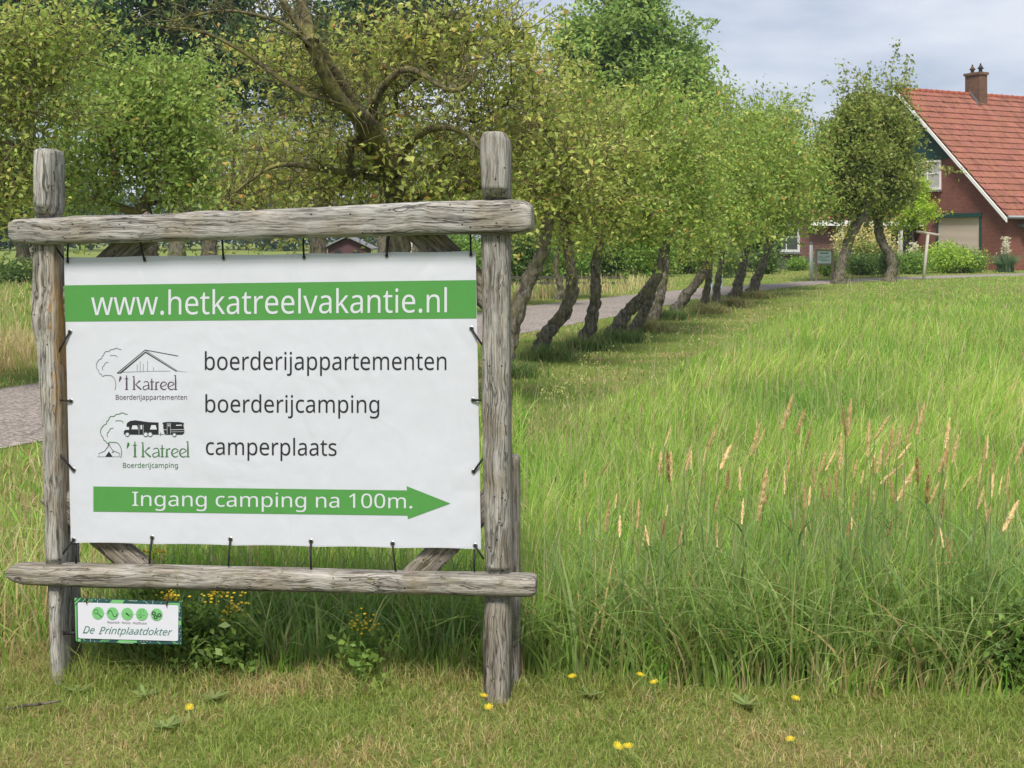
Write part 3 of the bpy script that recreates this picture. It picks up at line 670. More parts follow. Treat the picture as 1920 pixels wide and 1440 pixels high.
# the small hanging sign
HN = 0.0
M['pcb_dark'] = plain('pcb_dark_green', (0.03, 0.085, 0.085), 0.45, 0.1); M['pcb_light'] = plain('pcb_light_green', (0.17, 0.46, 0.17), 0.45, 0.08)
M['pcb_white'] = plain('small_sign_white', (0.62, 0.62, 0.68), 0.45, 0.03); M['pcb_line'] = plain('pcb_pale_line', (0.50, 0.66, 0.52), 0.45, 0.05)
M['script'] = plain('script_green', (0.05, 0.18, 0.13), 0.5, 0.05); M['rust'] = plain('rusty_hook', (0.10, 0.055, 0.03), 0.7, 0.3)
hs_ = empty('hanging_sign', SL, 'small white sign with green circuit board border hanging below the bottom rail', 'small sign', rz=SROT)
sheet('panel', (139.5, 1121), (341, 1129), (340.5, 1208.5), (143, 1203.5), HN, M['pcb_dark'], hs_, 1, 1, 0, 0.004)
def Y5(pts): return [(130 + x / 8.727, 1110 + y / 8.727) for x, y in pts]
tr = [poly(Y5([(85, 100), (135, 98), (85, 150)])), poly(Y5([(85, 175), (170, 100), (195, 102), (88, 210)])), poly(Y5([(205, 160), (255, 108), (270, 108), (225, 160)])), poly(Y5([(90, 225), (118, 205), (120, 800), (108, 800)])), poly(Y5([(660, 180), (700, 128), (905, 135), (870, 186)])), poly(Y5([(1620, 178), (1805, 182), (1802, 330), (1788, 330), (1785, 208), (1620, 204)])), poly(Y5([(770, 826), (815, 786), (1110, 796), (1100, 830)])), poly(Y5([(135, 765), (185, 768), (185, 812), (140, 808)])), poly(Y5([(1788, 470), (1830, 470), (1828, 545), (1788, 545)]))]
for x in (330, 360, 390): tr.append(ribbon(Y5([(x - 40, 166), (x, 114)]), 1.1))
for x in (530, 560, 600, 640): tr.append(ribbon(Y5([(x - 30, 818), (x + 25, 775)]), 1.2))
for x in (1440, 1680, 1710): tr.append(ribbon(Y5([(x, 808), (x + 50, 850)]), 1.2))
px_mesh('circuit_print', tr, HN + .0015, M['pcb_light'], hs_)['kind'] = 'stuff'
ln = [ribbon(Y5(p), .7) for p in ([(970, 142), (1105, 148)], [(1240, 155), (1290, 195)], [(1366, 140), (1366, 200)], [(820, 832), (1050, 838)], [(1180, 840), (1250, 842)], [(230, 770), (260, 800)], [(1785, 410), (1815, 415), (1830, 445)], [(345, 770), (345, 812)], [(460, 130), (460, 175)])]
ln += [disc(*Y5([(x, y)])[0], .75, 10) for x, y in ((430, 125), (495, 127), (605, 135), (1105, 143), (1220, 150), (1500, 178), (1810, 160), (1815, 262), (1805, 320), (1800, 570), (1822, 630), (1802, 685), (1825, 765), (1775, 838), (1820, 838), (1170, 808), (1220, 808), (1270, 812), (1325, 820), (415, 808))]
px_mesh('circuit_print', ln, HN + .0027, M['pcb_line'], hs_)['kind'] = 'stuff'
def rrect(c4, r_):
    out = []
    for i in range(4):
        p, q, w = c4[i], c4[i - 1], c4[(i + 1) % 4]
        for u in np.linspace(0, 1, 5):
            a = lerp2(p, q, r_ / math.dist(p, q)); b = lerp2(p, w, r_ / math.dist(p, w))
            out.append(lerp2(lerp2(a, p, u), lerp2(p, b, u), u))
    return poly(out)
px_mesh('white_face', [rrect([(145.5, 1129.3), (334.6, 1134.6), (334, 1202), (146.5, 1196.8)], 3.5)], HN + .0038, M['pcb_white'], hs_)
cc = [(183.4, 1149.6), (210.8, 1150.2), (238.5, 1151), (265.9, 1151.7), (293.6, 1152.3)]
px_mesh('joining_line', [ribbon([cc[0], cc[-1]], .6)], HN + .0048, plain('pale_blue_line', (0.45, 0.58, 0.75), 0.5), hs_)
for i, (x, y) in enumerate(cc): px_mesh('icon_disc', [disc(x, y, 11, 30, 11.6)], HN + .0058, M['pcb_light'], hs_)
ic = [ring(*Y5([(435, 320)])[0], 3.6, 4.3, 20), ribbon(Y5([(460, 350), (525, 408)]), [.7, 1.6]), ribbon(curve(Y5([(630, 350), (655, 302), (690, 318), (705, 355), (730, 400), (765, 395), (785, 352)])), 1.0),
      ribbon(Y5([(925, 345), (945, 358), (1000, 405)]), [2.2, 2.6, .5]), ribbon(Y5([(1008, 355), (1008, 380)]), .8), ribbon(Y5([(1105, 375), (1230, 380)]), .35), ribbon(Y5([(1160, 290), (1160, 350), (1150, 370)]), .35), ribbon(Y5([(1210, 285), (1210, 330)]), .35), ribbon(Y5([(1158, 398), (1158, 422)]), .8), ribbon(Y5([(1176, 398), (1176, 422)]), .8), ribbon(Y5([(1110, 400), (1140, 430)]), .4)]
for gx_, gy_ in ((1380, 348), (1472, 380), (1412, 412)):
    ic.append(ring(*Y5([(gx_, gy_)])[0], 1.9, 3.1, 16))
    for k in range(8):
        a = k * math.pi / 4; ic.append(ribbon(Y5([(gx_ + 24 * math.cos(a), gy_ + 24 * math.sin(a)), (gx_ + 39 * math.cos(a), gy_ + 39 * math.sin(a))]), 1.0))
px_mesh('icon_drawing', ic, HN + .0069, M['ink'], hs_)['kind'] = 'stuff'
px_mesh('lettering', [text_poly('Reparatie - Revisie - Modificatie', 201.8, 275, 1168.6, 1171, 4.6)], HN + .0050, M['ink_grey'], hs_)
px_mesh('lettering', [text_poly('De', 155.5, 177.5, 1187.2, 1188, 13.5, .38, ref='I'), text_poly('Printplaatdokter', 186, 323, 1188.2, 1191.6, 13.8, .38), ribbon(curve([(155.5, 1187.5), (158, 1185.6), (163, 1187.3)]), .9), ribbon(curve([(185.5, 1187.5), (187, 1189.2), (191, 1187)]), .9)], HN + .0050, M['script'], hs_)
for px in (164.5, 314.5):
    a = S(px, 1108, -.01); b = S(px - .5, 1124 + (px > 200) * 5, .0)
    MB().tube([a, a * .6 + b * .4 + Vector((.004, -.004, 0)), b + Vector((-.003, -.008, 0)), b + Vector((0, -.009, -.012)), b + Vector((.004, .004, -.008))], .0026, 6).build('hook', M['rust'], hs_, True)
a, b = S(120, 1187, -.03), S(141, 1187, -.006); MB().tube([a, (a + b) / 2, b], .007, 8).build('strap', M['cord'], hs_, True)

# ------------------------------------------------------------------ the farm house
HD = 66.0                                    # distance of the ridge end; the rest follows from it
HA = Vector((0.885, 0.465, 0)).normalized()  # along the ridge; the gable faces -HA
HO = Vector((0.30375 * HD, HD, 0.3)); HROT = math.atan2(HA.y, HA.x)
HW, HR, HE, HL = 6.6, 9.2, 2.95, 15.0        # half width, ridge and eaves height above its ground, length
def brickmat(name, a, b, mortar):
    t = NT(name); tc_ = t.node('ShaderNodeTexCoord').outputs['Object']
    sp = t.node('ShaderNodeSeparateXYZ', {'Vector': tc_}); cmb = t.node('ShaderNodeCombineXYZ', {'X': t.math('ADD', sp.outputs[0], sp.outputs[1]), 'Y': sp.outputs[2]})
    br = t.node('ShaderNodeTexBrick', {'Vector': cmb.outputs[0], 'Color1': (*a, 1), 'Color2': (*b, 1), 'Mortar': (*mortar, 1), 'Scale': 1.0, 'Mortar Size': 0.007, 'Brick Width': 0.22, 'Row Height': 0.065, 'Bias': 0.0})
    n = t.noise(tc_, 0.9, 5); n2 = t.noise(tc_, 9, 4)
    c = t.mix(0.7, br.outputs['Color'], t.ramp(n, [(0.3, 0.72), (0.7, 1.15)]), 'MULTIPLY'); c = t.mix(0.5, c, t.ramp(n2, [(0.3, 0.7), (0.7, 1.2)]), 'MULTIPLY')
    t.color(c); t.p.inputs['Roughness'].default_value = 0.9; t.bump(br.outputs['Fac'], -0.4, 0.01); return t.m
M['brick'] = brickmat('red_brick', (0.22, 0.075, 0.05), (0.165, 0.052, 0.038), (0.24, 0.15, 0.115))
M['brick_p'] = brickmat('purple_brick', (0.21, 0.085, 0.08), (0.15, 0.06, 0.06), (0.34, 0.25, 0.23))
M['plinth'] = brickmat('dark_plinth_brick', (0.085, 0.075, 0.075), (0.06, 0.055, 0.058), (0.3, 0.28, 0.27))
M['chimney'] = brickmat('brown_brick', (0.19, 0.10, 0.06), (0.13, 0.065, 0.042), (0.16, 0.12, 0.09))
M['white'] = plain('white_paint', (0.76, 0.75, 0.72), 0.5, 0.05); M['green_paint'] = plain('dark_green_paint', (0.018, 0.062, 0.055), 0.5, 0.12)
M['shutter'] = plain('beige_shutter', (0.62, 0.53, 0.46), 0.5, 0.05); M['zinc'] = plain('zinc', (0.22, 0.23, 0.24), 0.5, 0.1, metal=0.3)
M['glass'] = plain('dark_glass', (0.05, 0.06, 0.065), 0.08, 0.2); M['glass'].node_tree.nodes['Principled BSDF'].inputs['Specular IOR Level'].default_value = 0.8
M['net'] = plain('net_curtain', (0.42, 0.43, 0.41), 0.8, 0.1); M['dark'] = plain('dark_metal', (0.03, 0.032, 0.036), 0.5, 0.2)
t = NT('clay_tile'); a = t.node('ShaderNodeVertexColor', layer_name='Col').outputs['Color']; v = t.coord()
c = t.mix(0.55, a, t.ramp(t.noise(v, 12, 5, 0.7), [(0.3, 0.68), (0.7, 1.2)]), 'MULTIPLY')
st_ = t.noise(t.coord(scale=(1, 0.35, 0.35)), 3.0, 5, 0.7); c = t.mix(t.ramp(st_, [(0.46, 0.0), (0.66, 0.75)]), c, (0.15, 0.062, 0.045))
t.color(c); t.p.inputs['Roughness'].default_value = 0.75; M['tile'] = t.m
house = empty('farm_house', HO, 'red brick farm house with orange tiled roof at the right edge', 'house', rz=HROT)
# gable wall, corner and side walls (the gable has the upper window and the shutter set into it)
slope = (HR - HE) / HW
def house_wall():
    mb = MB()
    prof = [(-HW, 0), (-HW, HE - .12), (0, HR - .14), (HW, HE - .12), (HW, 0)]
    V = [(x, y, z) for x in (0, HL) for y, z in prof]
    return mb.add(V, [(0, 1, 2, 3, 4), (9, 8, 7, 6, 5), (0, 5, 6, 1), (4, 3, 8, 9), (1, 6, 7, 2), (2, 7, 8, 3), (0, 4, 9, 5)]).build('wall', M['brick'], house)
house_wall()
rr = random.Random(5)
def tile_row(name, parent, x0, x1, y0, z0, y1, z1, seed, sx=1):
    """one course of pantiles from the lower edge (y0,z0) to the upper (y1,z1); a wave across each tile"""
    r_ = np.random.default_rng(seed); n = max(1, int(round((x1 - x0) / 0.225))); w = (x1 - x0) / n; k = 5
    V, Fs, C = [], [], []
    L = math.hypot(y1 - y0, z1 - z0); ny_, nz_ = -(z1 - z0) / L, abs(y1 - y0) / L
    if y1 < y0: ny_ = -ny_
    ny_ = -(z1 - z0) / L if y1 > y0 else (z1 - z0) / L
    base = np.array([0.30, 0.12, 0.08])
    for i in range(n):
        cc_ = base * (1 + 0.05 * r_.normal()) * np.array([1, 1 + 0.05 * r_.normal(), 1 + 0.06 * r_.normal()]); jig = 0.006 * r_.normal()
        b = len(V)
        for j in range(k + 1):
            u = j / k; hgt = 0.026 * math.sin(2 * math.pi * u) + 0.085 + jig; x = x0 + (i + u) * w
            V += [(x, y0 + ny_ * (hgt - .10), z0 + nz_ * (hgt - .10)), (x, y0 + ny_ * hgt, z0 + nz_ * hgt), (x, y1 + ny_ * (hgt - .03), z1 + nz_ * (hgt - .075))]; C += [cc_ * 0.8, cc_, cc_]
        for j in range(k):
            q = b + 3 * j; Fs += [(q, q + 3, q + 4, q + 1), (q + 1, q + 4, q + 5, q + 2)]
    me = mesh(name, V, Fs); at_ = me.color_attributes.new('Col', 'FLOAT_COLOR', 'POINT')
    at_.data.foreach_set('color', np.c_[np.array(C), np.ones(len(C))].astype(np.float32).ravel())
    return link(name, me, M['tile'], parent)
roof = MB()
ov = 0.45
for sg in (-1, 1):
    y_e = sg * (HW + ov); z_e = HE - ov * slope
    roof.add([(-.28, 0, HR), (HL, 0, HR), (HL, y_e, z_e), (-.28, y_e, z_e), (-.28, 0, HR - .1), (HL, 0, HR - .1), (HL, y_e, z_e - .1), (-.28, y_e, z_e - .1)],
             [(0, 1, 2, 3), (4, 5, 6, 7), (0, 1, 5, 4), (1, 2, 6, 5), (2, 3, 7, 6), (3, 0, 4, 7)])
roof = roof.build('roof', plain('roof_boards', (0.12, 0.07, 0.05), 0.9), house)
NR = 21
for i in range(NR):
    u0, u1 = i / NR, min(1, (i + 1.12) / NR)
    ya, yb = -(HW + ov) * (1 - u0), -(HW + ov) * (1 - u1); za = (HE - ov * slope) + (HR - HE + ov * slope) * u0; zb = (HE - ov * slope) + (HR - HE + ov * slope) * u1
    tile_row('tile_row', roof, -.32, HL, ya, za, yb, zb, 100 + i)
for i in range(38):
    x = -.3 + i * .4; MB().tube([(x, 0, HR - .02 + .012 * (i % 2)), (x + .42, 0, HR - .02)], [.15, .13], 10).build('ridge_tile', M['ridge'] if 'ridge' in M else M.setdefault('ridge', plain('ridge_clay', (0.30, 0.085, 0.05), 0.8, 0.25, 6)), roof, True)
for sg in (-1, 1):      # white barge boards on the gable edge
    y_e = sg * (HW + ov); z_e = HE - ov * slope
    MB().add([(x, y, z + dz) for x in (-.36, -.29) for (y, z) in ((0, HR), (y_e, z_e)) for dz in (-.26, -.06)], [(0, 1, 3, 2), (4, 6, 7, 5), (0, 4, 5, 1), (2, 3, 7, 6), (0, 2, 6, 4), (1, 5, 7, 3)]).build('barge_board', M['white'], house)
MB().tube([(-.3, -(HW + ov) - .06, HE - ov * slope - .02), (HL, -(HW + ov) - .06, HE - ov * slope - .02)], .085, 10).build('gutter', M['zinc'], house, True)
# boarded gable top: each plank its own
zb0 = 5.45; hw_b = (HR - .15 - zb0) / slope; n = 40; bw = 2 * hw_b / n
for i in range(n):
    y0, y1 = -hw_b + i * bw + .008, -hw_b + (i + 1) * bw - .008; top = lambda y: HR - .16 - abs(y) * slope
    V = [(x, y, z) for x in (-.06, -.003) for y, z in ((y0, zb0), (y1, zb0), (y1, max(top(y1), zb0 + .01)), (y0, max(top(y0), zb0 + .01)))]
    MB().add(V, [(0, 1, 2, 3), (7, 6, 5, 4), (0, 4, 5, 1), (1, 5, 6, 2), (2, 6, 7, 3), (3, 7, 4, 0)]).build('gable_board', M['green_paint'], house)
def gable_window(y0, y1, z0, z1, parent, nbar=1, x=-.02, mat='net'):
    w = MB()
    for a_ in ((y0, y0 + .09, z0, z1), (y1 - .09, y1, z0, z1), (y0 + .09, y1 - .09, z0, z0 + .12), (y0 + .09, y1 - .09, z1 - .09, z1)): w.box(x - .06, x + .01, *a_)
    w = w.build('window', M['white'], parent)
    MB().box(x - .02, x + .005, y0 + .09, y1 - .09, z0 + .12, z1 - .09).build('pane', M[mat], w)
    bars = MB()
    for i in range(nbar): zz = z0 + (z1 - z0) * (0.55 + .2 * i); bars.box(x - .045, x - .022, y0 + .09, y1 - .09, zz - .025, zz + .025)
    bars.box(x - .046, x - .023, (y0 + y1) / 2 - .025, (y0 + y1) / 2 + .025, z0 + .12, z1 - .09)
    bars.build('glazing_bar', M['white'], w)
    MB().box(x - .14, x - .001, y0 - .06, y1 + .06, z0 - .1, z0 - .003).build('sill', M['zinc'], w)
gable_window(-2.75, -1.0, 3.95, 5.42, house); gable_window(1.0, 2.75, 3.95, 5.42, house)
# roller shutter
sh = MB(); nsl = 42; y0, y1, z0, z1 = -5.2, -2.6, .25, 2.55
for i in range(nsl):
    a_, b_ = z0 + (z1 - z0) * i / nsl, z0 + (z1 - z0) * (i + .88) / nsl; m_ = (a_ + b_) / 2
    sh.add([(-.03, y0, a_), (-.03, y1, a_), (-.055, y0, m_), (-.055, y1, m_), (-.03, y0, b_), (-.03, y1, b_), (-.03, y0, z0 + (z1 - z0) * (i + 1) / nsl), (-.03, y1, z0 + (z1 - z0) * (i + 1) / nsl)], [(0, 1, 3, 2), (2, 3, 5, 4), (4, 5, 7, 6)])
sh = sh.build('roller_shutter', M['shutter'], house)
MB().box(-.24, -.002, y0 - .12, y1 + .12, z1, z1 + .2).build('shutter_box', M['green_paint'], sh)
for y in (y0 - .08, y1 + .01): MB().box(-.1, -.002, y, y + .07, z0, z1 - .003).build('shutter_rail', M['green_paint'], sh)
# wall lamp bracket and door on the corner side
MB().box(.9, 2.6, -HW - .55, -HW - .002, 2.05, 2.2).build('awning_case', M['zinc'], house)
# chimney on the ridge
ch = MB().box(4.92, 5.5, -.68, .3, HR - 1.3, HR + 1.0).build('chimney', M['chimney'], house)
MB().box(4.86, 5.56, -.74, .36, HR + 1.003, HR + 1.14).build('chimney_cap', M['chimney'], ch)
MB().box(4.87, 5.55, -.85, -.683, HR - .98, HR - .75).add([(4.87, -.9, HR - .86), (4.87, -.1, HR + .05), (4.8, -.9, HR - .86), (4.8, -.1, HR + .06), (4.8, -.1, HR + .24), (4.8, -.8, HR - .5)], [(0, 1, 3, 2), (2, 3, 4, 5)]).build('flashing', M['zinc'], ch)
for y, m_ in ((-.5, 'dark'), (.05, 'rust')):
    p = MB().tube([(5.2, y, HR + 1.14), (5.2, y, HR + 1.3)], [.11, .09], 10).tube([(5.2, y, HR + 1.33), (5.2, y, HR + 1.42), (5.2, y, HR + 1.55)], [.17, .12, .03], 10).sphere((5.2, y, HR + 1.58), .05)
    for a_ in range(4): p.tube([(5.2 + .08 * math.cos(a_ * 1.57), y + .08 * math.sin(a_ * 1.57), HR + 1.29), (5.2 + .1 * math.cos(a_ * 1.57), y + .1 * math.sin(a_ * 1.57), HR + 1.36)], .014, 5)
    p.build('chimney_cowl', M[m_], ch, True)
# low wing in front of the gable
wing = empty('house_wing', HO, 'low brick wing with white window left of the farm house', 'house', rz=HROT)
WX, WY0, WY1, WE = -7.0, -1.0, 6.0, 2.75
V = [(x, y, z) for x in (WX, -.02) for y, z in ((WY0, .62), (WY0, WE), (2.5, WE + 2.9), (WY1, WE), (WY1, .62))]
MB().add(V, [(0, 1, 2, 3, 4), (9, 8, 7, 6, 5), (0, 5, 6, 1), (4, 3, 8, 9), (1, 6, 7, 2), (2, 7, 8, 3), (0, 4, 9, 5)]).build('wall', M['brick_p'], wing)
MB().box(WX - .03, -.03, WY0 - .03, WY1 + .03, 0, .617).build('plinth', M['plinth'], wing)
wr = MB()
for sg, ye in ((-1, WY0 - .5), (1, WY1 + .5)):
    wr.add([(WX - .3, 2.5, WE + 3.0), (-.03, 2.5, WE + 3.0), (-.03, ye, WE - .35), (WX - .3, ye, WE - .35), (WX - .3, 2.5, WE + 2.93), (-.03, 2.5, WE + 2.93), (-.03, ye, WE - .42), (WX - .3, ye, WE - .42)], [(0, 1, 2, 3), (4, 5, 6, 7), (0, 1, 5, 4), (1, 2, 6, 5), (2, 3, 7, 6), (3, 0, 4, 7)])
wr = wr.build('roof', M['ridge'], wing)
for i in range(12):
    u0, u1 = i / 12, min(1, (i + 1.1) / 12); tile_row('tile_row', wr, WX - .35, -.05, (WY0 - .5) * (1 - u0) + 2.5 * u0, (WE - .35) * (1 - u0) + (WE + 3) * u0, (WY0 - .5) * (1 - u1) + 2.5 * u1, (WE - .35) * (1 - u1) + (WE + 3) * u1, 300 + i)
MB().box(WX - .35, -.06, WY0 - .62, WY0 - .53, WE - .62, WE - .36).build('fascia', M['white'], wing)
gable_window(WY0 + .6, WY0 + 2.5, .85, 2.2, wing, 1, WX - .02, 'glass')
for x in (-1.5, -5.4): MB().box(x, x + .16, WY0 - .5, WY0 - .34, 0, WE - .5).build('porch_post', M['white'], wing)
d_ = MB().box(-1.2, -.15, WY0 - .07, WY0 - .002, .02, 2.15).build('door', M['dark'], wing); MB().box(-1.0, -.35, WY0 - .1, WY0 - .073, 1.1, 1.9).build('pane', M['glass'], d_)

# ------------------------------------------------------------------ trees
LEAF_GAIN = (1.24, 1.20, 1.03)
def rand_unit(r_, n): v_ = r_.normal(size=(n, 3)); return v_ / np.linalg.norm(v_, axis=1, keepdims=True)
def leaves(cent, spread, per, size, cols, wts, r_, flat=0.35, stretch=None, up=0.55, var=0.2):
    """small folded leaves in sprays round the points cent"""
    n = len(cent) * per; c = np.repeat(cent, per, 0)
    off = r_.normal(size=(n, 3)) * spread * np.array([1, 1, 0.8]); p = c + off
    nrm = rand_unit(r_, n) + np.array([0, 0, up]); nrm /= np.linalg.norm(nrm, axis=1, keepdims=True)
    t_ = np.cross(nrm, rand_unit(r_, n)); t_ /= np.linalg.norm(t_, axis=1, keepdims=True) + 1e-9
    b_ = np.cross(nrm, t_)
    L = size * r_.uniform(0.65, 1.3, n)[:, None]; W = L * r_.uniform(0.42, 0.62, n)[:, None]
    V = np.stack([p - t_ * L * .5, p - b_ * W * .5 + nrm * W * .22 - t_ * L * .05, p + t_ * L * .5 - nrm * L * .08, p + b_ * W * .5 + nrm * W * .22 - t_ * L * .05], 1)
    Q = (np.arange(n) * 4)[:, None] + np.array([[0, 1, 2, 3]])
    tone = np.repeat(1 + r_.uniform(-var, var, (len(cent), 1)), per, 0)
    col = np.minimum(palette(n, cols, wts, r_, 0.16) * tone * np.array(LEAF_GAIN), .75)
    return V.reshape(-1, 3), Q, np.repeat(col, 4, 0)
class Tubes:
    def __init__(s): s.v, s.q, s.b = [], [], 0
    def cones(s, A, B, ra, rb, k):
        A, B = np.asarray(A, float), np.asarray(B, float); n = len(A)
        if n == 0: return
        t_ = B - A; t_ /= np.linalg.norm(t_, axis=1, keepdims=True) + 1e-9
        ref = np.where(np.abs(t_[:, 2:3]) > .9, [[1., 0, 0]], [[0, 0, 1.]]); u = np.cross(t_, ref); u /= np.linalg.norm(u, axis=1, keepdims=True) + 1e-9; w = np.cross(t_, u)
        th = 2 * math.pi * np.arange(k) / k; cs, sn = np.cos(th)[None, :, None], np.sin(th)[None, :, None]
        d = u[:, None] * cs + w[:, None] * sn
        V = np.concatenate([A[:, None] + d * np.asarray(ra)[:, None, None], B[:, None] + d * np.asarray(rb)[:, None, None]], 1)
        base = (np.arange(n) * 2 * k)[:, None, None]; i = np.arange(k)
        Q = base + np.stack([i, (i + 1) % k, k + (i + 1) % k, k + i], -1)[None]
        s.v.append(V.reshape(-1, 3)); s.q.append(Q.reshape(-1, 4) + s.b); s.b += n * 2 * k
    def mesh(s, name): return mesh_np(name, np.concatenate(s.v), np.concatenate(s.q))
def cat3(pts, k=8):
    P = [Vector(pts[0])] + [Vector(p) for p in pts] + [Vector(pts[-1])]; out = []
    for i in range(1, len(P) - 2):
        for j in range(k):
            u = j / k; a, b, c_, d = P[i - 1:i + 3]
            out.append(0.5 * (2 * b + (c_ - a) * u + (2 * a - 5 * b + 4 * c_ - d) * u * u + (3 * b - a - 3 * c_ + d) * u ** 3))
    return out + [Vector(pts[-1])]
APPLE = [(0.20, 0.30, 0.065), (0.26, 0.355, 0.085), (0.15, 0.235, 0.055), (0.35, 0.37, 0.10), (0.45, 0.28, 0.10)]
def tree(name, label, cat, group, trunk, r0, crowns, n_nodes, per, leaf, seed, cols=APPLE, wts=(4, 4, 3, 1.2, .12), spread=.2, twigs=0, limbs=(), tip=.006, shoots=0, mat_twig='twig', leaf_mat='leaf', up=.55, apples=0, rtop=None, step=.32, sink=.25, gapf=2.6, sprigs=None):
    r_ = np.random.default_rng(seed)
    base = Vector(trunk[0]); root = empty(name, base, label, cat, group)
    bv = np.array(base)
    path = cat3(trunk, 11); m = len(path); rtop = rtop or r0 * .55
    # trunk: a lumpy swept tube
    V, Fs, k = [], [], 18
    for i, p in enumerate(path):
        t_ = (path[min(i + 1, m - 1)] - path[max(i - 1, 0)]).normalized(); a = t_.cross(Vector((.3, 1, .1))).normalized(); b = t_.cross(a); u = i / (m - 1)
        rr_ = r0 * (1 - u) + rtop * u + r0 * .45 * math.exp(-u * 14)
        for j in range(k):
            d = a * math.cos(2 * math.pi * j / k) + b * math.sin(2 * math.pi * j / k)
            q = p + d * rr_; q = q + d * rr_ * (.34 * mnoise.noise(q * (.9 / r0) + Vector((seed, 0, 0))) + .30 * mnoise.noise(q * (2.2 / r0)) + .16 * mnoise.noise(q * (5 / r0)))
            if i == 0: q.z -= sink
            V.append(q - base)
    for i in range(m - 1):
        for j in range(k): Fs.append((i * k + j, i * k + (j + 1) % k, (i + 1) * k + (j + 1) % k, (i + 1) * k + j))
    Fs.append(tuple((m - 1) * k + j for j in range(k)))
    link('trunk', mesh('trunk', V, Fs), M['bark'], root, True)
    # skeleton: trunk top, given limbs, then every crown point joins its nearest neighbour
    pos = [np.array(p) for p in path[int(m * .62):]]; par = [-1] + list(range(len(pos) - 1)); fixed = {i: rtop * 1.0 for i in range(len(pos))}
    ntr = len(pos)
    for lp, lr in limbs:
        pts = cat3(lp, 6); prev = int(np.argmin([np.linalg.norm(np.array(pts[0]) - q) for q in pos[:ntr]]))
        for j, p in enumerate(pts):
            pos.append(np.array(p)); par.append(prev); prev = len(pos) - 1; fixed[prev] = lr * (1 - .75 * j / len(pts))
    wt = np.array([c_[4] if len(c_) > 4 else c_[1] * c_[2] * c_[3] for c_ in crowns]); wt = wt / wt.sum()
    kk_ = int(n_nodes * 1.9); which = r_.choice(len(crowns), kk_, p=wt); C = np.array([c_[0] for c_ in crowns])[which]; Rd = np.array([c_[1:4] for c_ in crowns])[which]
    pts = C + rand_unit(r_, kk_) * (r_.uniform(0, 1, (kk_, 1)) ** .42) * Rd
    # uneven outline: push in and out by noise, and leave gaps between the clumps
    Rm = max(Rd.mean(), .3); off3 = Vector((seed * 3.3, seed * 1.7, 0))
    lum = np.array([mnoise.noise(Vector(p * (1.5 / Rm)) + off3) + .5 * mnoise.noise(Vector(p * (3.6 / Rm)) + off3) for p in pts]); pts = C + (pts - C) * (1 + .60 * lum)[:, None]
    gap = np.array([mnoise.noise(Vector(p * (gapf / Rm)) - off3) for p in pts]); pts = pts[np.argsort(-gap)[:n_nodes]]
    top = pos[ntr - 1]; order = np.argsort(np.linalg.norm(pts - top, axis=1)); pts = pts[order]
    leafn = []
    arr = np.array(pos); arr = np.concatenate([arr, np.zeros((n_nodes * 8 + 10, 3))]); cnt = len(pos); depth0 = np.zeros(len(arr))
    for p in pts:
        D = np.linalg.norm(arr[:cnt] - p, axis=1) + .25 * np.maximum(0, arr[:cnt, 2] - p[2]); i = int(np.argmin(D)); L = np.linalg.norm(arr[i] - p); kk = max(1, min(7, int(L / step))); q0 = arr[i].copy(); prev = i
        for s_ in range(1, kk + 1):
            u = s_ / kk; q = q0 + (p - q0) * u
            if s_ < kk: q = q + r_.normal(size=3) * .16 * L / kk + np.array([0, 0, .10 * L * u * (1 - u)])
            arr[cnt] = q; par.append(prev); prev = cnt; cnt += 1
        leafn.append(prev)
    pos = arr[:cnt]; rad_ = np.zeros(cnt); ex = 2.35
    acc = np.zeros(cnt)
    for i in range(cnt - 1, -1, -1):
        rad_[i] = max((acc[i]) ** (1 / ex), tip) if acc[i] > 0 else tip
        if i in fixed: rad_[i] = fixed[i]
        elif i >= ntr: rad_[i] = min(rad_[i], rtop * .8)
        if par[i] >= 0: acc[par[i]] += rad_[i] ** ex
    T = Tubes(); idx_ = np.array([i for i in range(ntr, cnt) if par[i] >= 0]); pa = np.array([par[i] for i in idx_])
    ra = np.minimum(rad_[pa], rad_[idx_] * 1.35); rb = rad_[idx_]; big = rb > .02
    T.cones(pos[pa[big]] - bv, pos[idx_[big]] - bv, ra[big], rb[big], 8); T.cones(pos[pa[~big]] - bv, pos[idx_[~big]] - bv, ra[~big], rb[~big], 4)
    lc = pos[leafn]
    extra = []
    if twigs:
        src = pos[r_.integers(ntr, cnt, twigs)]; d = rand_unit(r_, twigs) + np.array([0, 0, .25]); q = src
        for s_ in range(3):
            L = r_.uniform(.08, .2, (twigs, 1)); nx_ = q + d * L; T.cones(q - bv, nx_ - bv, np.full(twigs, .0052 - .0012 * s_), np.full(twigs, .004 - .0012 * s_), 3); q = nx_; d = d + r_.normal(size=(twigs, 3)) * .45; d /= np.linalg.norm(d, axis=1, keepdims=True)
    if shoots:
        hi = pos[leafn]; hi = hi[np.argsort(-hi[:, 2])[:max(shoots * 3, 6)]]; src = hi[r_.integers(0, len(hi), shoots)]; d = np.array([0, 0, 1.]) + r_.normal(size=(shoots, 3)) * .28; q = src
        for s_ in range(5): nx_ = q + d * step * .55; T.cones(q - bv, nx_ - bv, np.full(shoots, tip), np.full(shoots, tip * .8), 4); q = nx_; extra.append(q)
    sprigs = n_nodes // 5 if sprigs is None else sprigs
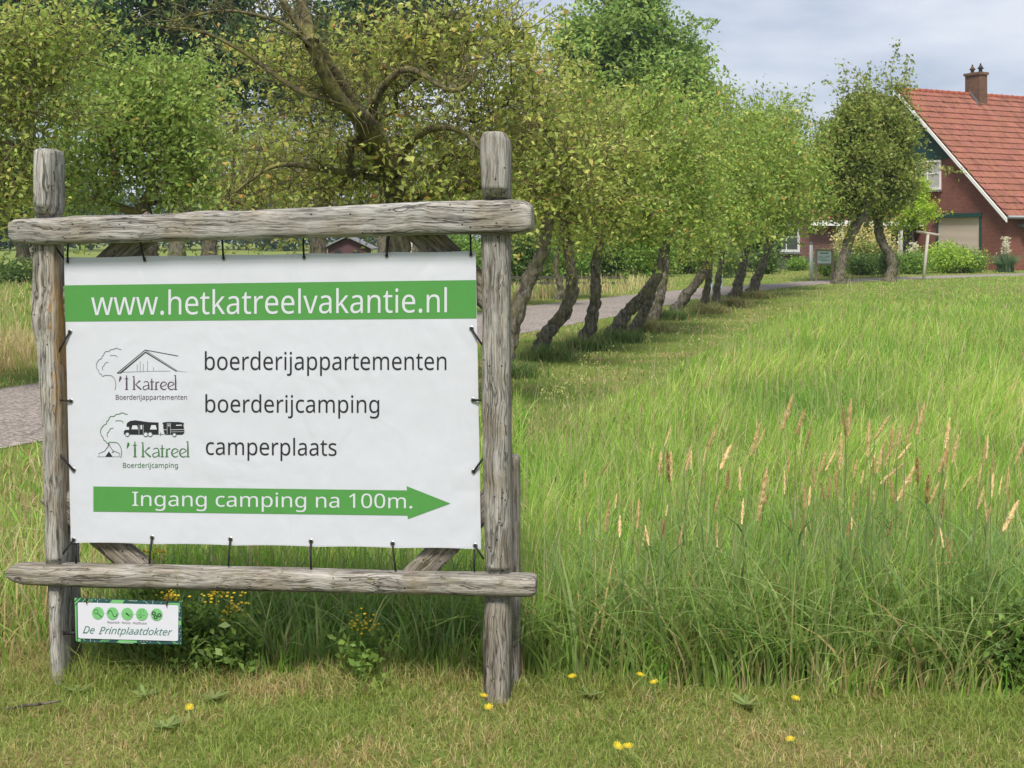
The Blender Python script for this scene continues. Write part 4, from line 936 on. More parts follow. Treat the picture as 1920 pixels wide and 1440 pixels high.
    if sprigs:
        ctr = np.array([c_[0] for c_ in crowns]); lp_ = pos[leafn]; md = np.linalg.norm(lp_ - ctr.mean(0), axis=1); outer = np.argsort(-md)[:max(6, n_nodes // 2)]; src = lp_[r_.choice(outer, sprigs)]
        d = src - ctr.mean(0); d /= np.linalg.norm(d, axis=1, keepdims=True); d = d + np.array([0, 0, .1]) + r_.normal(size=(sprigs, 3)) * .4; q = src
        for s_ in range(4): nx_ = q + d * step * r_.uniform(.2, .55, (sprigs, 1)); T.cones(q - bv, nx_ - bv, np.full(sprigs, tip * .9), np.full(sprigs, tip * .7), 4); q = nx_; d = d + r_.normal(size=(sprigs, 3)) * .2; extra.append(q)
    o = link('branches', T.mesh('branches'), M[mat_twig], root)
    Vl, Ql, Cl = leaves(lc - bv, spread, per, leaf, cols, wts, r_, up=up)
    if extra:
        e = np.concatenate(extra); v2, q2, c2 = leaves(e - bv, spread * .5, max(4, per // 4), leaf, cols, wts, r_, up=up); Ql = np.concatenate([Ql, q2 + len(Vl)]); Vl = np.concatenate([Vl, v2]); Cl = np.concatenate([Cl, c2])
    link('crown', mesh_np('crown', Vl, Ql, Cl), M[leaf_mat], root)
    if apples:
        for i in range(apples):
            p = lc[r_.integers(0, len(lc))] + r_.normal(size=3) * spread * .6 - bv
            MB().sphere(p, r_.uniform(.022, .032) * (leaf / .06) ** .4, 8, 6, .9).build('apple', M['apple'], root, True)
    return root
M['apple'] = plain('small_apple', (0.40, 0.16, 0.07), 0.4, 0.35, 40)
def px_path(pts, d): return [at(x, y, d if not hasattr(d, '__len__') else d[i]) for i, (x, y) in enumerate(pts)]
def crown(px, py, d, wpx, hpx, dep=None, weight=None):
    c_ = np.array(at(px, py, d)); rx, rz = wpx / F * d, hpx / F * d; ry = dep if dep else rx
    return (c_, rx, ry, rz) + ((weight,) if weight else ())
GR, GLf = 'apple trees leaning along the near side of the drive', 'apple trees along the far side of the drive'
def grow(label, group, base_px, path_px, r0, crowns_px, **kw):
    """base pixel gives the ground point and so the distance; the trunk climbs in that plane"""
    g = ground_at(*base_px); d = g.y
    tr_ = [g] + [at(x, y, d) for x, y in path_px]
    cr_ = [crown(cx, cy, d + (dd if dd else 0), w_, h_) for cx, cy, w_, h_, dd in crowns_px]
    return tree(kw.pop('name', 'apple_tree'), label, kw.pop('cat', 'tree'), group, tr_, r0, cr_, **kw)
YEL = dict(cols=[(0.26, 0.325, 0.08), (0.34, 0.385, 0.11), (0.20, 0.265, 0.07), (0.44, 0.42, 0.14), (0.54, 0.34, 0.12)], wts=(4, 3, 3, .8, .2))
# near row, from the tree right behind the sign towards the house
gb = ground_at(742, 785); gd = gb.y
limb = lambda pts, r_: ([at(x, y, gd + dz) for x, y, dz in pts], r_)
tree('apple_tree', 'gnarled sparse apple tree with bare mossy limbs right behind the sign', 'tree', GR, [gb, at(748, 640, gd), at(742, 520, gd), at(745, 400, gd), at(735, 320, gd)], .17,
     [crown(600, 130, gd, 150, 120), crown(800, 120, gd, 200, 110), crown(940, 230, gd, 170, 140), crown(690, 300, gd, 190, 100), crown(520, 340, gd, 120, 80), crown(830, 330, gd, 170, 80), crown(880, 70, gd, 150, 70)],
     n_nodes=430, per=24, leaf=0.067, seed=3, spread=0.15, twigs=2300, tip=.0048, up=.6, apples=8, cols=YEL['cols'], wts=(4, 4, 2, 1.2, .25),
     limbs=[limb([(735, 320, -.3), (690, 230, -.9), (640, 190, -1.2), (605, 130, -1.4), (580, 70, -1.5), (535, 10, -1.5), (500, -60, -1.4)], .085), limb([(738, 330, 0), (665, 260, -.5), (650, 330, -.3), (600, 385, 0)], .06), limb([(585, 80, -1.5), (565, 0, -1.3), (560, -80, -1.2)], .07), limb([(735, 320, 0), (790, 250, -.6), (860, 244, -.9), (920, 300, -1)], .05),
            limb([(720, 280, 0), (700, 200, -.7), (760, 130, -1.0), (850, 170, -1.2), (900, 130, -1.2)], .05), limb([(735, 340, 0), (620, 320, -.7), (520, 310, -1.0), (440, 360, -1.2)], .04), limb([(745, 380, 0), (900, 330, -.3), (985, 250, -.4)], .045), limb([(640, 190, -1.2), (560, 170, -1.3), (460, 100, -1.3), (380, 60, -1.2), (300, 50, -1.1)], .03), limb([(590, 90, -1.5), (520, 40, -1.6), (420, 20, -1.6), (330, 40, -1.5)], .025), limb([(742, 400, 0), (640, 390, -.6), (520, 400, -.9), (420, 370, -1)], .035)])
grow('apple tree with slanting trunk half hidden by the right sign post', GR, (938, 700), [(955, 640), (985, 540), (1018, 470), (1030, 400)], .12, [(1000, 240, 110, 150, 0), (1060, 340, 100, 110, 0), (950, 330, 90, 90, .5)], n_nodes=266, per=26, leaf=0.071, seed=21, spread=0.156, twigs=900, apples=6, **YEL)
grow('apple tree with knobbly S shaped trunk standing nearest right of the sign', GR, (1006, 672), [(1022, 632), (1058, 585), (1073, 535), (1066, 470), (1055, 410)], .115, [(1080, 260, 110, 130, 0), (1120, 350, 90, 100, 0), (1020, 330, 80, 90, .4)], n_nodes=272, per=30, leaf=0.077, seed=22, spread=0.166, twigs=500, apples=6, cols=YEL['cols'][:4] + APPLE[:1], wts=(3, 3, 3, 1, 2))
grow('apple tree with upright dark trunk, second right of the sign', GR, (1092, 652), [(1108, 605), (1117, 550), (1117, 500), (1128, 440)], .115, [(1150, 290, 110, 140, 0), (1185, 395, 85, 90, 0)], n_nodes=272, per=27, leaf=0.084, seed=23, spread=0.175, twigs=300, apples=8)
grow('apple tree whose straight trunk slants steeply to the right, third in the row', GR, (1145, 634), [(1172, 592), (1205, 555), (1235, 510), (1252, 440)], .125, [(1240, 300, 95, 130, 0), (1200, 385, 80, 80, 0), (1275, 400, 75, 90, 0)], n_nodes=272, per=27, leaf=0.086, seed=24, spread=0.184, twigs=200, apples=6)
grow('apple tree with slim slanting trunk just behind the steeply leaning one', GR, (1186, 624), [(1212, 575), (1232, 520), (1245, 450)], .10, [(1250, 280, 85, 105, 0), (1290, 350, 70, 80, 0)], n_nodes=210, per=27, leaf=0.089, seed=25, spread=0.184, apples=4)
grow('apple tree with pale upright trunk, fifth in the row', GR, (1224, 602), [(1237, 560), (1246, 510), (1252, 450)], .12, [(1280, 300, 85, 98, 0), (1300, 380, 70, 80, 0)], n_nodes=210, per=29, leaf=0.096, seed=26, spread=0.212)
grow('apple tree with long slanting trunk above a dark green tuft', GR, (1266, 584), [(1290, 550), (1318, 510), (1332, 450)], .14, [(1335, 315, 85, 105, 0), (1345, 410, 75, 75, 0)], n_nodes=210, per=29, leaf=0.105, seed=27, spread=0.23)
grow('apple tree with slim dark trunk in the middle of the row', GR, (1316, 577), [(1326, 545), (1330, 500), (1338, 450)], .11, [(1370, 310, 80, 98, 0), (1390, 380, 70, 75, 0)], n_nodes=210, per=29, leaf=0.111, seed=28, spread=0.239)
grow('apple tree with upright trunk beside the grey utility box', GR, (1342, 566), [(1346, 530), (1352, 490), (1358, 440)], .11, [(1400, 315, 80, 95, 0), (1405, 395, 65, 65, 0)], n_nodes=198, per=29, leaf=0.117, seed=29, spread=0.248)
grow('apple tree with grey lichen trunk near the far end of the row', GR, (1376, 560), [(1388, 520), (1398, 480), (1408, 430)], .15, [(1440, 312, 85, 105, 0), (1450, 375, 75, 70, 0)], n_nodes=235, per=30, leaf=0.123, seed=30, spread=0.267, shoots=7)
grow('tall bushy apple tree with leafy shoots, last before the pear trees', GR, (1410, 549), [(1422, 515), (1436, 480), (1450, 420)], .15, [(1475, 312, 72, 108, 0), (1492, 372, 56, 66, 0), (1440, 290, 60, 70, 0)], n_nodes=266, per=30, leaf=0.131, seed=31, spread=0.267, shoots=12)
PEAR = dict(cols=[(0.19, 0.25, 0.06), (0.245, 0.30, 0.08), (0.14, 0.19, 0.048), (0.31, 0.29, 0.10)], wts=(4, 3, 4, 1))
grow('dense dark pear tree with slanting trunk, left one of the pair', 'pear trees in front of the house', (1574, 532), [(1580, 490), (1596, 440), (1622, 390), (1615, 330)], .19, [(1590, 295, 58, 95, 0), (1608, 230, 42, 45, 0), (1572, 345, 46, 52, 0)], name='pear_tree', n_nodes=489, per=63, leaf=0.146, seed=41, spread=0.234, shoots=4, rtop=.13, step=.5, sprigs=45, **PEAR)
grow('dense dark pear tree with bent trunk and pointed top', 'pear trees in front of the house', (1668, 528), [(1672, 490), (1652, 450), (1648, 410), (1660, 330)], .19, [(1660, 295, 58, 100, 0), (1682, 190, 24, 48, 0), (1652, 240, 52, 55, 0), (1684, 340, 34, 55, 0), (1640, 370, 40, 42, 0)], name='pear_tree', n_nodes=560, per=63, leaf=0.146, seed=42, spread=0.243, shoots=4, rtop=.14, step=.5, sprigs=45, **PEAR)
gq = at(1712, 505, 61.5); gq.z = .3
tree('robinia_tree', 'small bright yellow green tree under the right pear tree', 'tree', None, [gq, gq + Vector((0, 0, 1.3)), gq + Vector((-.1, 0, 2.4))], .07, [crown(1712, 395, 61.5, 24, 30), crown(1722, 360, 61.5, 16, 20)], n_nodes=240, per=34, leaf=0.130, seed=43, spread=0.2, cols=[(0.27, 0.42, 0.045), (0.34, 0.47, 0.06)], wts=(1, 1), step=.4)
# far row, left of the drive
def grow_d(label, group, px, d, path_px, r0, crowns_px, **kw):
    x = (px - CX) / F * d; g = Vector((x, d, float(gz(x, d))))
    return tree(kw.pop('name', 'apple_tree'), label, kw.pop('cat', 'tree'), group, [g] + [at(a_, b_, d) for a_, b_ in path_px], r0, [crown(cx, cy, d + dd, w_, h_) for cx, cy, w_, h_, dd in crowns_px], **kw)
grow_d('yellowish apple tree at the left edge of the picture', GLf, -90, 14.2, [(-80, 600), (-60, 480), (-40, 380)], .14, [(30, 150, 120, 120, 0), (-20, 320, 140, 110, 0), (60, 60, 110, 70, 0), (-120, 180, 120, 130, 0)], n_nodes=347, per=29, leaf=0.071, seed=51, spread=0.166, twigs=1300, cols=YEL['cols'][:4] + APPLE[:2], wts=(3, 2, 3, 1, 2, 2), apples=3)
grow_d('lush green apple tree above the left half of the sign', GLf, 282, 16.6, [(282, 560), (278, 450), (272, 405), (268, 380)], .15, [(250, 220, 140, 110, 0), (330, 300, 110, 95, 0), (170, 320, 110, 85, 0), (330, 200, 90, 70, .4), (230, 160, 90, 50, 0)], n_nodes=471, per=34, leaf=0.077, seed=52, spread=0.166, twigs=500, limbs=[([at(272, 405, 16.6), at(215, 385, 16.5), at(180, 365, 16.4), at(215, 330, 16.3), at(205, 260, 16.3)], .06)], cols=[(0.20, 0.30, 0.075), (0.25, 0.35, 0.095), (0.155, 0.24, 0.06), (0.42, 0.33, 0.10)], wts=(4, 4, 3, .12), apples=10)
grow_d('apple tree with thick trunk seen under the rail, left of the hollow stump', GLf, 392, 21.0, [(392, 520), (395, 440), (410, 380)], .16, [(430, 300, 110, 85, 0), (480, 360, 90, 50, 0)], n_nodes=186, per=19, leaf=0.077, seed=53, spread=0.175, twigs=1400, **YEL)
grow_d('apple tree with twiggy crown behind the middle of the sign', GLf, 600, 24.5, [(600, 520), (598, 440), (610, 370)], .2, [(570, 300, 120, 95, 0), (660, 330, 100, 80, 0)], n_nodes=198, per=17, leaf=0.081, seed=54, spread=0.184, twigs=1400, **YEL)
grow_d('apple tree behind the gnarled tree on the far side of the drive', GLf, 780, 28.5, [(780, 520), (784, 450), (790, 380)], .14, [(800, 300, 120, 90, 0), (870, 340, 90, 70, 0)], n_nodes=198, per=27, leaf=0.101, seed=55, spread=0.202, twigs=600)
grow_d('apple tree across the drive behind the right sign post', GLf, 920, 33.0, [(922, 510), (930, 450), (940, 390)], .14, [(960, 320, 90, 75, 0), (1010, 400, 70, 50, 0)], n_nodes=186, per=28, leaf=0.114, seed=56, spread=0.23)
grow_d('apple tree with thin crooked trunk standing in the hay coloured grass', GLf, 1046, 37.0, [(1052, 545), (1042, 505), (1050, 460)], .11, [(1050, 380, 75, 75, 0), (1100, 440, 55, 40, 0)], n_nodes=186, per=28, leaf=0.121, seed=57, spread=0.239)
# tall trees beyond
OAK = dict(cols=[(0.06, 0.115, 0.045), (0.08, 0.145, 0.05), (0.045, 0.085, 0.036), (0.11, 0.18, 0.06)], wts=(4, 3, 3, 1))
def big(label, name, px, d, h_px_top, crowns_px, seed, n_nodes, per, leaf, spread, r0=.42, cols=None, lm='conifer', **kw):
    x = (px - CX) / F * d; g = Vector((x, d, float(gz(x, d))))
    z = CAMZ + (HY - h_px_top) / F * d
    return tree(name, label, 'tree', 'tall trees behind the orchard', [g, g + Vector((.1, 0, z * .2)), g + Vector((-.1, 0, z * .4)), g + Vector((0, 0, z * .62))], r0, [crown(cx, cy, d + dd, w_, h_, w_ / F * d * .85) for cx, cy, w_, h_, dd in crowns_px], n_nodes=n_nodes, per=per, leaf=leaf, seed=seed, spread=spread, tip=.02, step=1.1, mat_twig='bark', leaf_mat=lm, sprigs=40, **(cols or OAK), **kw)
big('dark oak towering behind the left apple trees', 'oak_tree', 330, 62, -120, [(330, 30, 210, 150, 0), (200, 110, 140, 110, 0), (430, 130, 150, 120, 0), (300, -120, 200, 130, 0)], 61, 900, 40, .30, .62)
big('dark oak at the top left corner of the picture', 'oak_tree', 60, 66, -120, [(70, 20, 170, 140, 0), (-60, 120, 150, 130, 0), (60, -120, 180, 120, 0)], 62, 700, 38, .30, .62)
big('dark oak behind the gnarled apple tree reaching towards the sky gap', 'oak_tree', 720, 68, -60, [(700, 60, 170, 120, 0), (830, 90, 110, 75, 0), (600, 150, 130, 100, 0), (740, -80, 150, 90, 0)], 63, 800, 38, .30, .62)
big('tall light green chestnut tree between the sky gap and the pear trees', 'chestnut_tree', 1200, 72, -10, [(1170, 70, 105, 75, 0), (1220, 160, 110, 90, 0), (1120, 150, 80, 90, 0), (1300, 210, 60, 55, 0), (1180, 5, 70, 45, 0), (1190, 260, 140, 60, 0), (1090, 90, 55, 60, 0), (1265, 110, 55, 55, 0), (1330, 190, 40, 45, 0)], 64, 1000, 36, .34, .5, r0=.35, lm='leaf', cols=dict(cols=[(0.20, 0.31, 0.09), (0.26, 0.37, 0.105), (0.15, 0.25, 0.07)], wts=(4, 3, 3)), up=.9)
big('field tree with sturdy trunk at the far left edge', 'field_tree', 38, 52, 240, [(30, 350, 90, 80, 0), (80, 400, 60, 40, 0)], 65, 320, 30, .2, .5, r0=.3)

# ------------------------------------------------------------------ far wood, shrubs, garden
r = np.random.default_rng(77)
cents = []
for i in range(120):
    x, y = r.uniform(-135, 25), r.uniform(190, 250); hgt = r.uniform(8, 15); k = 36
    u = rand_unit(r, k) * (r.uniform(0, 1, (k, 1)) ** .4); cents.append(u * np.array([4.5, 4, hgt * .5]) + np.array([x, y, hgt * .5]))
Vl, Ql, Cl = leaves(np.concatenate(cents), .9, 14, .95, [(0.05, 0.09, 0.05), (0.065, 0.115, 0.06), (0.042, 0.075, 0.042)], (1, 1, 1), r, up=.3)
tag(link('far_wood', mesh_np('far_wood', Vl, Ql, Cl), M['conifer']), 'distant dark wood across the fields on the left', 'wood', kind='stuff')

def bush(name, label, px, py, wpx, hpx, n, per, leaf, cols, seed, group=None, cat='shrub', spread=.16, wts=None, d=None, topcols=None):
    """a shrub standing on the ground at (px,py), wpx wide and hpx high in the photograph"""
    r_ = np.random.default_rng(seed)
    if d is None: g = ground_at(px, py); d = g.y
    else: x = (px - CX) / F * d; g = Vector((x, d, float(gz(x, d))))
    root = empty(name, g, label, cat, group); w, h = wpx / F * d / 2, hpx / F * d
    u = rand_unit(r_, n) * (r_.uniform(0, 1, (n, 1)) ** .45); u[:, 2] = np.abs(u[:, 2]) if False else u[:, 2]
    c = u * np.array([w, w * .8, h * .5]) + np.array([0, 0, h * .5])
    lum = np.array([mnoise.noise(Vector(p * (1.4 / max(w, .2))) + Vector((seed, 0, 0))) for p in c]); c = c * np.array([1, 1, 1]) + (c - np.array([0, 0, h * .5])) * (.35 * lum)[:, None]; c[:, 2] = np.maximum(c[:, 2], .06)
    wts = wts or [1] * len(cols)
    if topcols:
        up_ = c[:, 2] > h * .5 + r_.normal(size=n) * h * .12; a_ = leaves(c[~up_], spread, per, leaf, cols, wts, r_); b_ = leaves(c[up_], spread, per, leaf, topcols, [1] * len(topcols), r_)
        Vl, Ql, Cl = np.concatenate([a_[0], b_[0]]), np.concatenate([a_[1], b_[1] + len(a_[0])]), np.concatenate([a_[2], b_[2]])
    else: Vl, Ql, Cl = leaves(c, spread, per, leaf, cols, wts, r_)
    Vl[:, 2] = np.maximum(Vl[:, 2], .01)
    link('foliage', mesh_np('foliage', Vl, Ql, Cl), M['leaf'], root)
    T = Tubes(); k = min(n, 24); T.cones(np.zeros((k, 3)) + r_.normal(size=(k, 3)) * np.array([w * .15, w * .15, 0]) - np.array([0, 0, .03]), c[:k], np.full(k, .018), np.full(k, .006), 5)
    link('stem', T.mesh('stem'), M['bark'], root); root.children[-1]['kind'] = 'stuff'
    return root
SH = [(0.16, 0.28, 0.06), (0.21, 0.34, 0.08), (0.12, 0.22, 0.05)]
LIME = [(0.27, 0.41, 0.07), (0.33, 0.46, 0.10), (0.21, 0.34, 0.06)]
DK = [(0.09, 0.16, 0.045), (0.12, 0.20, 0.055), (0.07, 0.13, 0.04)]
bush('willow_shrub', 'large cream and pink variegated willow shrub between the pear trunks', 1622, 523, 126, 100, 420, 26, .11, [(0.24, 0.33, 0.11), (0.17, 0.26, 0.07)], 1, spread=.15, topcols=[(0.62, 0.53, 0.34), (0.56, 0.50, 0.27), (0.42, 0.44, 0.2)], d=54.5)
bush('garden_shrub', 'dark green shrub at the foot of the variegated willow', 1618, 526, 60, 38, 140, 26, .1, DK, 2, d=52.5)
bush('garden_shrub', 'rounded green shrub beside the clothes post', 1710, 521, 66, 40, 180, 26, .1, SH, 3, d=54)
bush('garden_shrub', 'lime green bushy shrub under the roller shutter', 1775, 520, 80, 52, 220, 26, .12, LIME, 4, d=55.5)
bush('garden_shrub', 'green shrub with yellowish flower heads right of the shutter', 1815, 519, 70, 42, 200, 26, .1, SH + [(0.5, 0.52, 0.18)], 5, wts=[3, 3, 3, .5], d=56)
bush('garden_shrub', 'small green shrub below the information board', 1550, 527, 36, 44, 110, 26, .1, SH, 6, d=51)
bush('garden_shrub', 'ivy green tuft round the bent pear trunk', 1668, 530, 28, 46, 90, 24, .1, DK, 7, d=50.5)
bush('garden_shrub', 'dark rounded shrub left of the wing window', 1437, 529, 34, 44, 120, 26, .11, DK, 8, d=54)
bush('garden_shrub', 'low green shrub below the wing window sill', 1497, 518, 40, 22, 80, 26, .1, SH, 9, d=60)
for i, (px, w_, h_, d_, cs, lb) in enumerate([(985, 90, 110, 50, DK, 'dark shrub beyond the drive just right of the sign post'), (1065, 100, 88, 52, SH, 'green shrub beyond the drive behind the S shaped trunk'), (1140, 90, 105, 54, DK, 'dark shrub beyond the drive behind the upright trunk'), (1215, 100, 92, 53, SH, 'broad green shrub beyond the drive behind the slanting trunks'), (1290, 80, 100, 56, DK, 'dark shrub beyond the drive left of the utility boxes'), (1425, 90, 120, 58, DK, 'tall dark shrub at the corner of the house wing'), (850, 120, 90, 55, SH, 'green shrub beyond the drive hidden behind the sign'), (20, 90, 34, 50, DK, 'dark leafy crop clump at the far left field edge')]):
    bush('orchard_shrub', lb, px, 520, w_, h_, 260, 26, .14, cs, 20 + i, 'shrubs beyond the drive', d=d_, spread=.24)
# small plants at the tree feet
for i, (px, py, lb) in enumerate([(1022, 676, 'dark grass tuft at the foot of the S shaped trunk'), (1098, 657, 'dark grass tuft at the foot of the upright trunk'), (1160, 642, 'dark grass tuft at the foot of the steeply slanting trunk'), (1214, 622, 'pale grass tuft behind the steeply slanting trunk'), (1262, 600, 'round dark green tuft in the middle of the tree row'), (1330, 588, 'dry grass tuft under the slim dark trunk'), (1372, 574, 'dry grass tuft near the grey lichen trunk'), (1418, 560, 'brown grass tuft at the last tree of the row'), (945, 708, 'dark grass tuft beside the right sign post')]):
    r_ = np.random.default_rng(90 + i); g = ground_at(px, py); n = 520; d = g.y
    P = np.c_[r_.normal(size=(n, 2)) * np.array([.22, .14]), np.zeros(n)]
    colr = palette(n, ([(0.13, 0.21, 0.055), (0.10, 0.17, 0.05), (0.34, 0.28, 0.14)] if i not in (3, 5, 6, 7) else [(0.28, 0.30, 0.1), (0.42, 0.35, 0.18), (0.18, 0.25, 0.07)]), [3, 3, 1], r_)
    V_, Q_, C_ = blades(P, r_.uniform(.12, .36, n), np.full(n, .003 + .0006 * d), colr, colr * 1.1, np.abs(r_.normal(.6, .3, n)), 3, 60 + i)
    o = link('grass_tuft', mesh_np('grass_tuft', V_, Q_, C_), M['blade']); o.location = g; tag(o, lb, 'grass tuft', 'grass tufts at the tree feet')
# fountain grass and yucca
def sword_plant(name, label, px, py, d, n, length, width, cols, seed, bendm=.45, flower=None, cat='plant'):
    r_ = np.random.default_rng(seed); x = (px - CX) / F * d; g = Vector((x, d, float(gz(x, d)))); root = empty(name, g, label, cat)
    P = np.c_[r_.normal(size=(n, 2)) * .12, np.zeros(n)]; colr = palette(n, cols, [1] * len(cols), r_)
    V_, Q_, C_ = blades(P, r_.uniform(.6, 1.1, n) * length, np.full(n, width), colr, colr * 1.1, np.abs(r_.normal(bendm, .3, n)), 5, seed)
    link('leaves', mesh_np('leaves', V_, Q_, C_), M['blade'], root)
    if flower:
        MB().tube([(0, 0, 0), (.03, 0, flower)], .02, 6).build('flower_stalk', M['twig'], root)
        c = np.c_[r_.normal(size=(70, 2)) * .10, r_.uniform(flower * .55, flower * 1.05, 70)]; c[:, :2] *= (1.3 - (c[:, 2:3] / flower - .55))
        V_, Q_, C_ = leaves(c, .03, 6, .075, [(0.72, 0.68, 0.5), (0.8, 0.76, 0.6)], (1, 1), r_, up=-.3); link('blossom', mesh_np('blossom', V_, Q_, C_), M['leaf'], root)
    return root
sword_plant('yucca', 'dark spiky yucca with a cream flower spike beside the house corner', 1886, 514, 57, 420, 1.05, .055, [(0.10, 0.17, 0.085), (0.14, 0.22, 0.10)], 5, .6, 1.5)
sword_plant('yucca', 'yucca with cream blossom left of the clothes post', 1712, 516, 57.5, 160, .6, .05, [(0.12, 0.2, 0.085), (0.16, 0.24, 0.10)], 6, .5, 1.25)
sword_plant('fountain_grass', 'tall pale green fountain grass beyond the drive near the bins', 1372, 520, 50, 900, 1.5, .03, [(0.20, 0.28, 0.12), (0.26, 0.33, 0.15), (0.15, 0.22, 0.09)], 7, .55)
# clothes post, pole, information board, boxes, bench
g = ground_at(1731, 526)
cp = empty('clothes_post', g, 'pale leaning T shaped clothes post in front of the house', 'post')
k = g.y / F; MB().tube([(0, 0, -.1), (4.5 * k, 0, 43 * k), (9 * k, 0, 87 * k)], .055, 8).build('upright', M['white'] if False else plain('weathered_white_wood', (0.52, 0.48, 0.42), .8, .2, 8), cp, True)
MB().tube([(-13 * k, 0, 92 * k), (9 * k, 0, 88.5 * k), (30 * k, 0, 85 * k)], .05, 6).build('crossbar', plain('pale_pink_wood', (0.50, 0.42, 0.36), .8, .2, 8), cp, True)
g = ground_at(1521, 524); fp = empty('white_pole', g, 'thin white pole beside the information board', 'pole'); k = g.y / F
MB().tube([(0, 0, -.1), (0, 0, 66 * k)], .06, 10).build('shaft', M['white'], fp, True); MB().sphere((0, 0, 67 * k), .075).build('pole_cap', M['zinc'], fp, True)
g = ground_at(1545, 528); ib = empty('information_board', g, 'wooden framed information board with pale panel near the drive', 'sign'); k = g.y / F
ww = plain('board_wood', (0.30, 0.24, 0.18), .85, .25, 12)
for x in (-17, 14): MB().box(x * k, (x + 3.5) * k, -.05, .05, -.1, 62 * k).build('leg', ww, ib)
MB().box(-13.4 * k, 13.9 * k, -.04, .04, 57 * k, 60.5 * k).build('rail', ww, ib); MB().box(-13.4 * k, 13.9 * k, -.04, .04, 31 * k, 34 * k).build('rail', ww, ib)
pn = MB().box(-13 * k, 13.5 * k, -.03, .03, 34.3 * k, 56.8 * k).build('panel', plain('pale_panel', (0.62, 0.72, 0.70), .5, .05), ib)
txt = MB()
for j, (w0, w1, zz, hh) in enumerate([(-8, 8, 52, 2.6), (-11, -2, 47, 1.2), (1, 11, 47, 1.2), (-11, 9, 44, 1), (-11, 3, 41.5, 1), (-6, 10, 38.5, 1.4)]): txt.box(w0 * k, w1 * k, -.036, -.032, zz * k, (zz + hh) * k)
o = txt.build('printed_lines', plain('board_print', (0.12, 0.30, 0.20), .6, .1), pn); o['kind'] = 'stuff'
bxm = plain('blue_grey_plastic', (0.30, 0.37, 0.42), .5, .08)
for px, lb in ((1329, 'blue grey utility box, left one of the pair behind the tree row'), (1347.5, 'blue grey utility box, right one of the pair behind the tree row')):
    x = (px - CX) / F * 42; bx_ = empty('utility_box', (x, 42, float(gz(x, 42))), lb, 'utility box', 'utility boxes beyond the drive')
    MB().box(-.11, .11, -.1, .1, 0, .42).build('body', bxm, bx_, bevel=.01); MB().box(-.125, .125, -.115, .115, .423, .46).build('lid', bxm, bx_, bevel=.008)
bn = empty('garden_bench', HO + HA * 2.6 + Vector((.465, -.885, 0)) * 8.0, 'white slatted garden bench at the right edge by the house', 'bench', rz=HROT + .15)
for i in range(4): MB().box(-.7, .7, -.05 - i * .11, .03 - i * .11, .42, .45).build('seat_slat', M['white'], bn)
for i in range(4): MB().box(-.7, .7, .08 + i * .02, .11 + i * .02, .5 + i * .12, .58 + i * .12).build('back_slat', M['white'], bn)
for x in (-.66, .6): MB().box(x, x + .06, -.4, .16, 0, .417).build('leg', M['dark'], bn)
# low fence beyond the drive
fd = 46.0; fx0, fx1 = (930 - CX) / F * fd, (1168 - CX) / F * fd
lf_ = empty('low_fence', (fx0, fd, 0), 'low dark timber fence beyond the drive right of the sign', 'fence'); fm = plain('dark_fence_wood', (0.07, 0.06, 0.05), .9, .25, 6)
for i in range(6): x = (fx1 - fx0) * i / 5; MB().box(x, x + .08, -.04, .04, -.1, .46).build('fence_post', fm, lf_)
for z in (.14, .34): MB().box(-.05, fx1 - fx0 + .1, -.075, -.043, z, z + .10).build('fence_rail', fm, lf_)
# play house and cage seen through the gap above the banner
g = Vector(((651 - CX) / F * 48, 48, 0)); ph = empty('play_house', g, 'dark wooden play house with grey roof seen between top rail and banner', 'shed'); k = 48 / F
hm = plain('maroon_boards', (0.10, 0.05, 0.055), .8, .2, 10)
MB().add([(x, y, z) for y in (0, 1.6) for x, z in ((-36 * k, 0), (-36 * k, 1.46), (0, 1.82), (36 * k, 1.46), (36 * k, 0))], [(0, 1, 2, 3, 4), (9, 8, 7, 6, 5), (0, 5, 6, 1), (4, 3, 8, 9), (1, 6, 7, 2), (2, 7, 8, 3)]).build('wall', hm, ph)
rf = MB()
for sg in (-1, 1): rf.add([(0, -.2, 1.90), (0, 1.8, 1.90), (sg * 50 * k, 1.8, 1.43), (sg * 50 * k, -.2, 1.43), (0, -.2, 1.85), (0, 1.8, 1.85), (sg * 50 * k, 1.8, 1.38), (sg * 50 * k, -.2, 1.38)], [(0, 1, 2, 3), (4, 5, 6, 7), (0, 1, 5, 4), (1, 2, 6, 5), (2, 3, 7, 6), (3, 0, 4, 7)])
rf.build('roof', plain('grey_roof_felt', (0.20, 0.20, 0.21), .8, .15), ph)
for x in (-17, 17):
    MB().add([((x + 7 * math.cos(a)) * k, -.02, 1.25 + 7 * k * math.sin(a)) for a in np.linspace(0, math.pi, 9)] + [((x - 7) * k, -.02, .9), ((x + 7) * k, -.02, .9)], [tuple(range(11))]).build('arched_window', M['dark'], ph)
g = Vector(((760 - CX) / F * 52, 52, 0)); cg = empty('aviary', g, 'pale walled aviary with wire mesh front seen above the banner', 'aviary'); k = 52 / F
MB().box(-36 * k, 34 * k, .5, 1.8, 0, 1.95).build('wall', plain('pale_wall', (0.62, 0.60, 0.57), .8, .06), cg); MB().box(-40 * k, 38 * k, .3, 2.0, 1.953, 2.03).build('roof', M['zinc'], cg)
ms = MB()
for i in range(12): x = (-36 + i * 6.4) * k; ms.box(x, x + .012, 0, .012, 0, 1.95)
for i in range(10): z = .15 + i * .2; ms.box(-36 * k, 35 * k, -.014, -.002, z, z + .012)
ms.build('wire_mesh', M['dark'], cg)

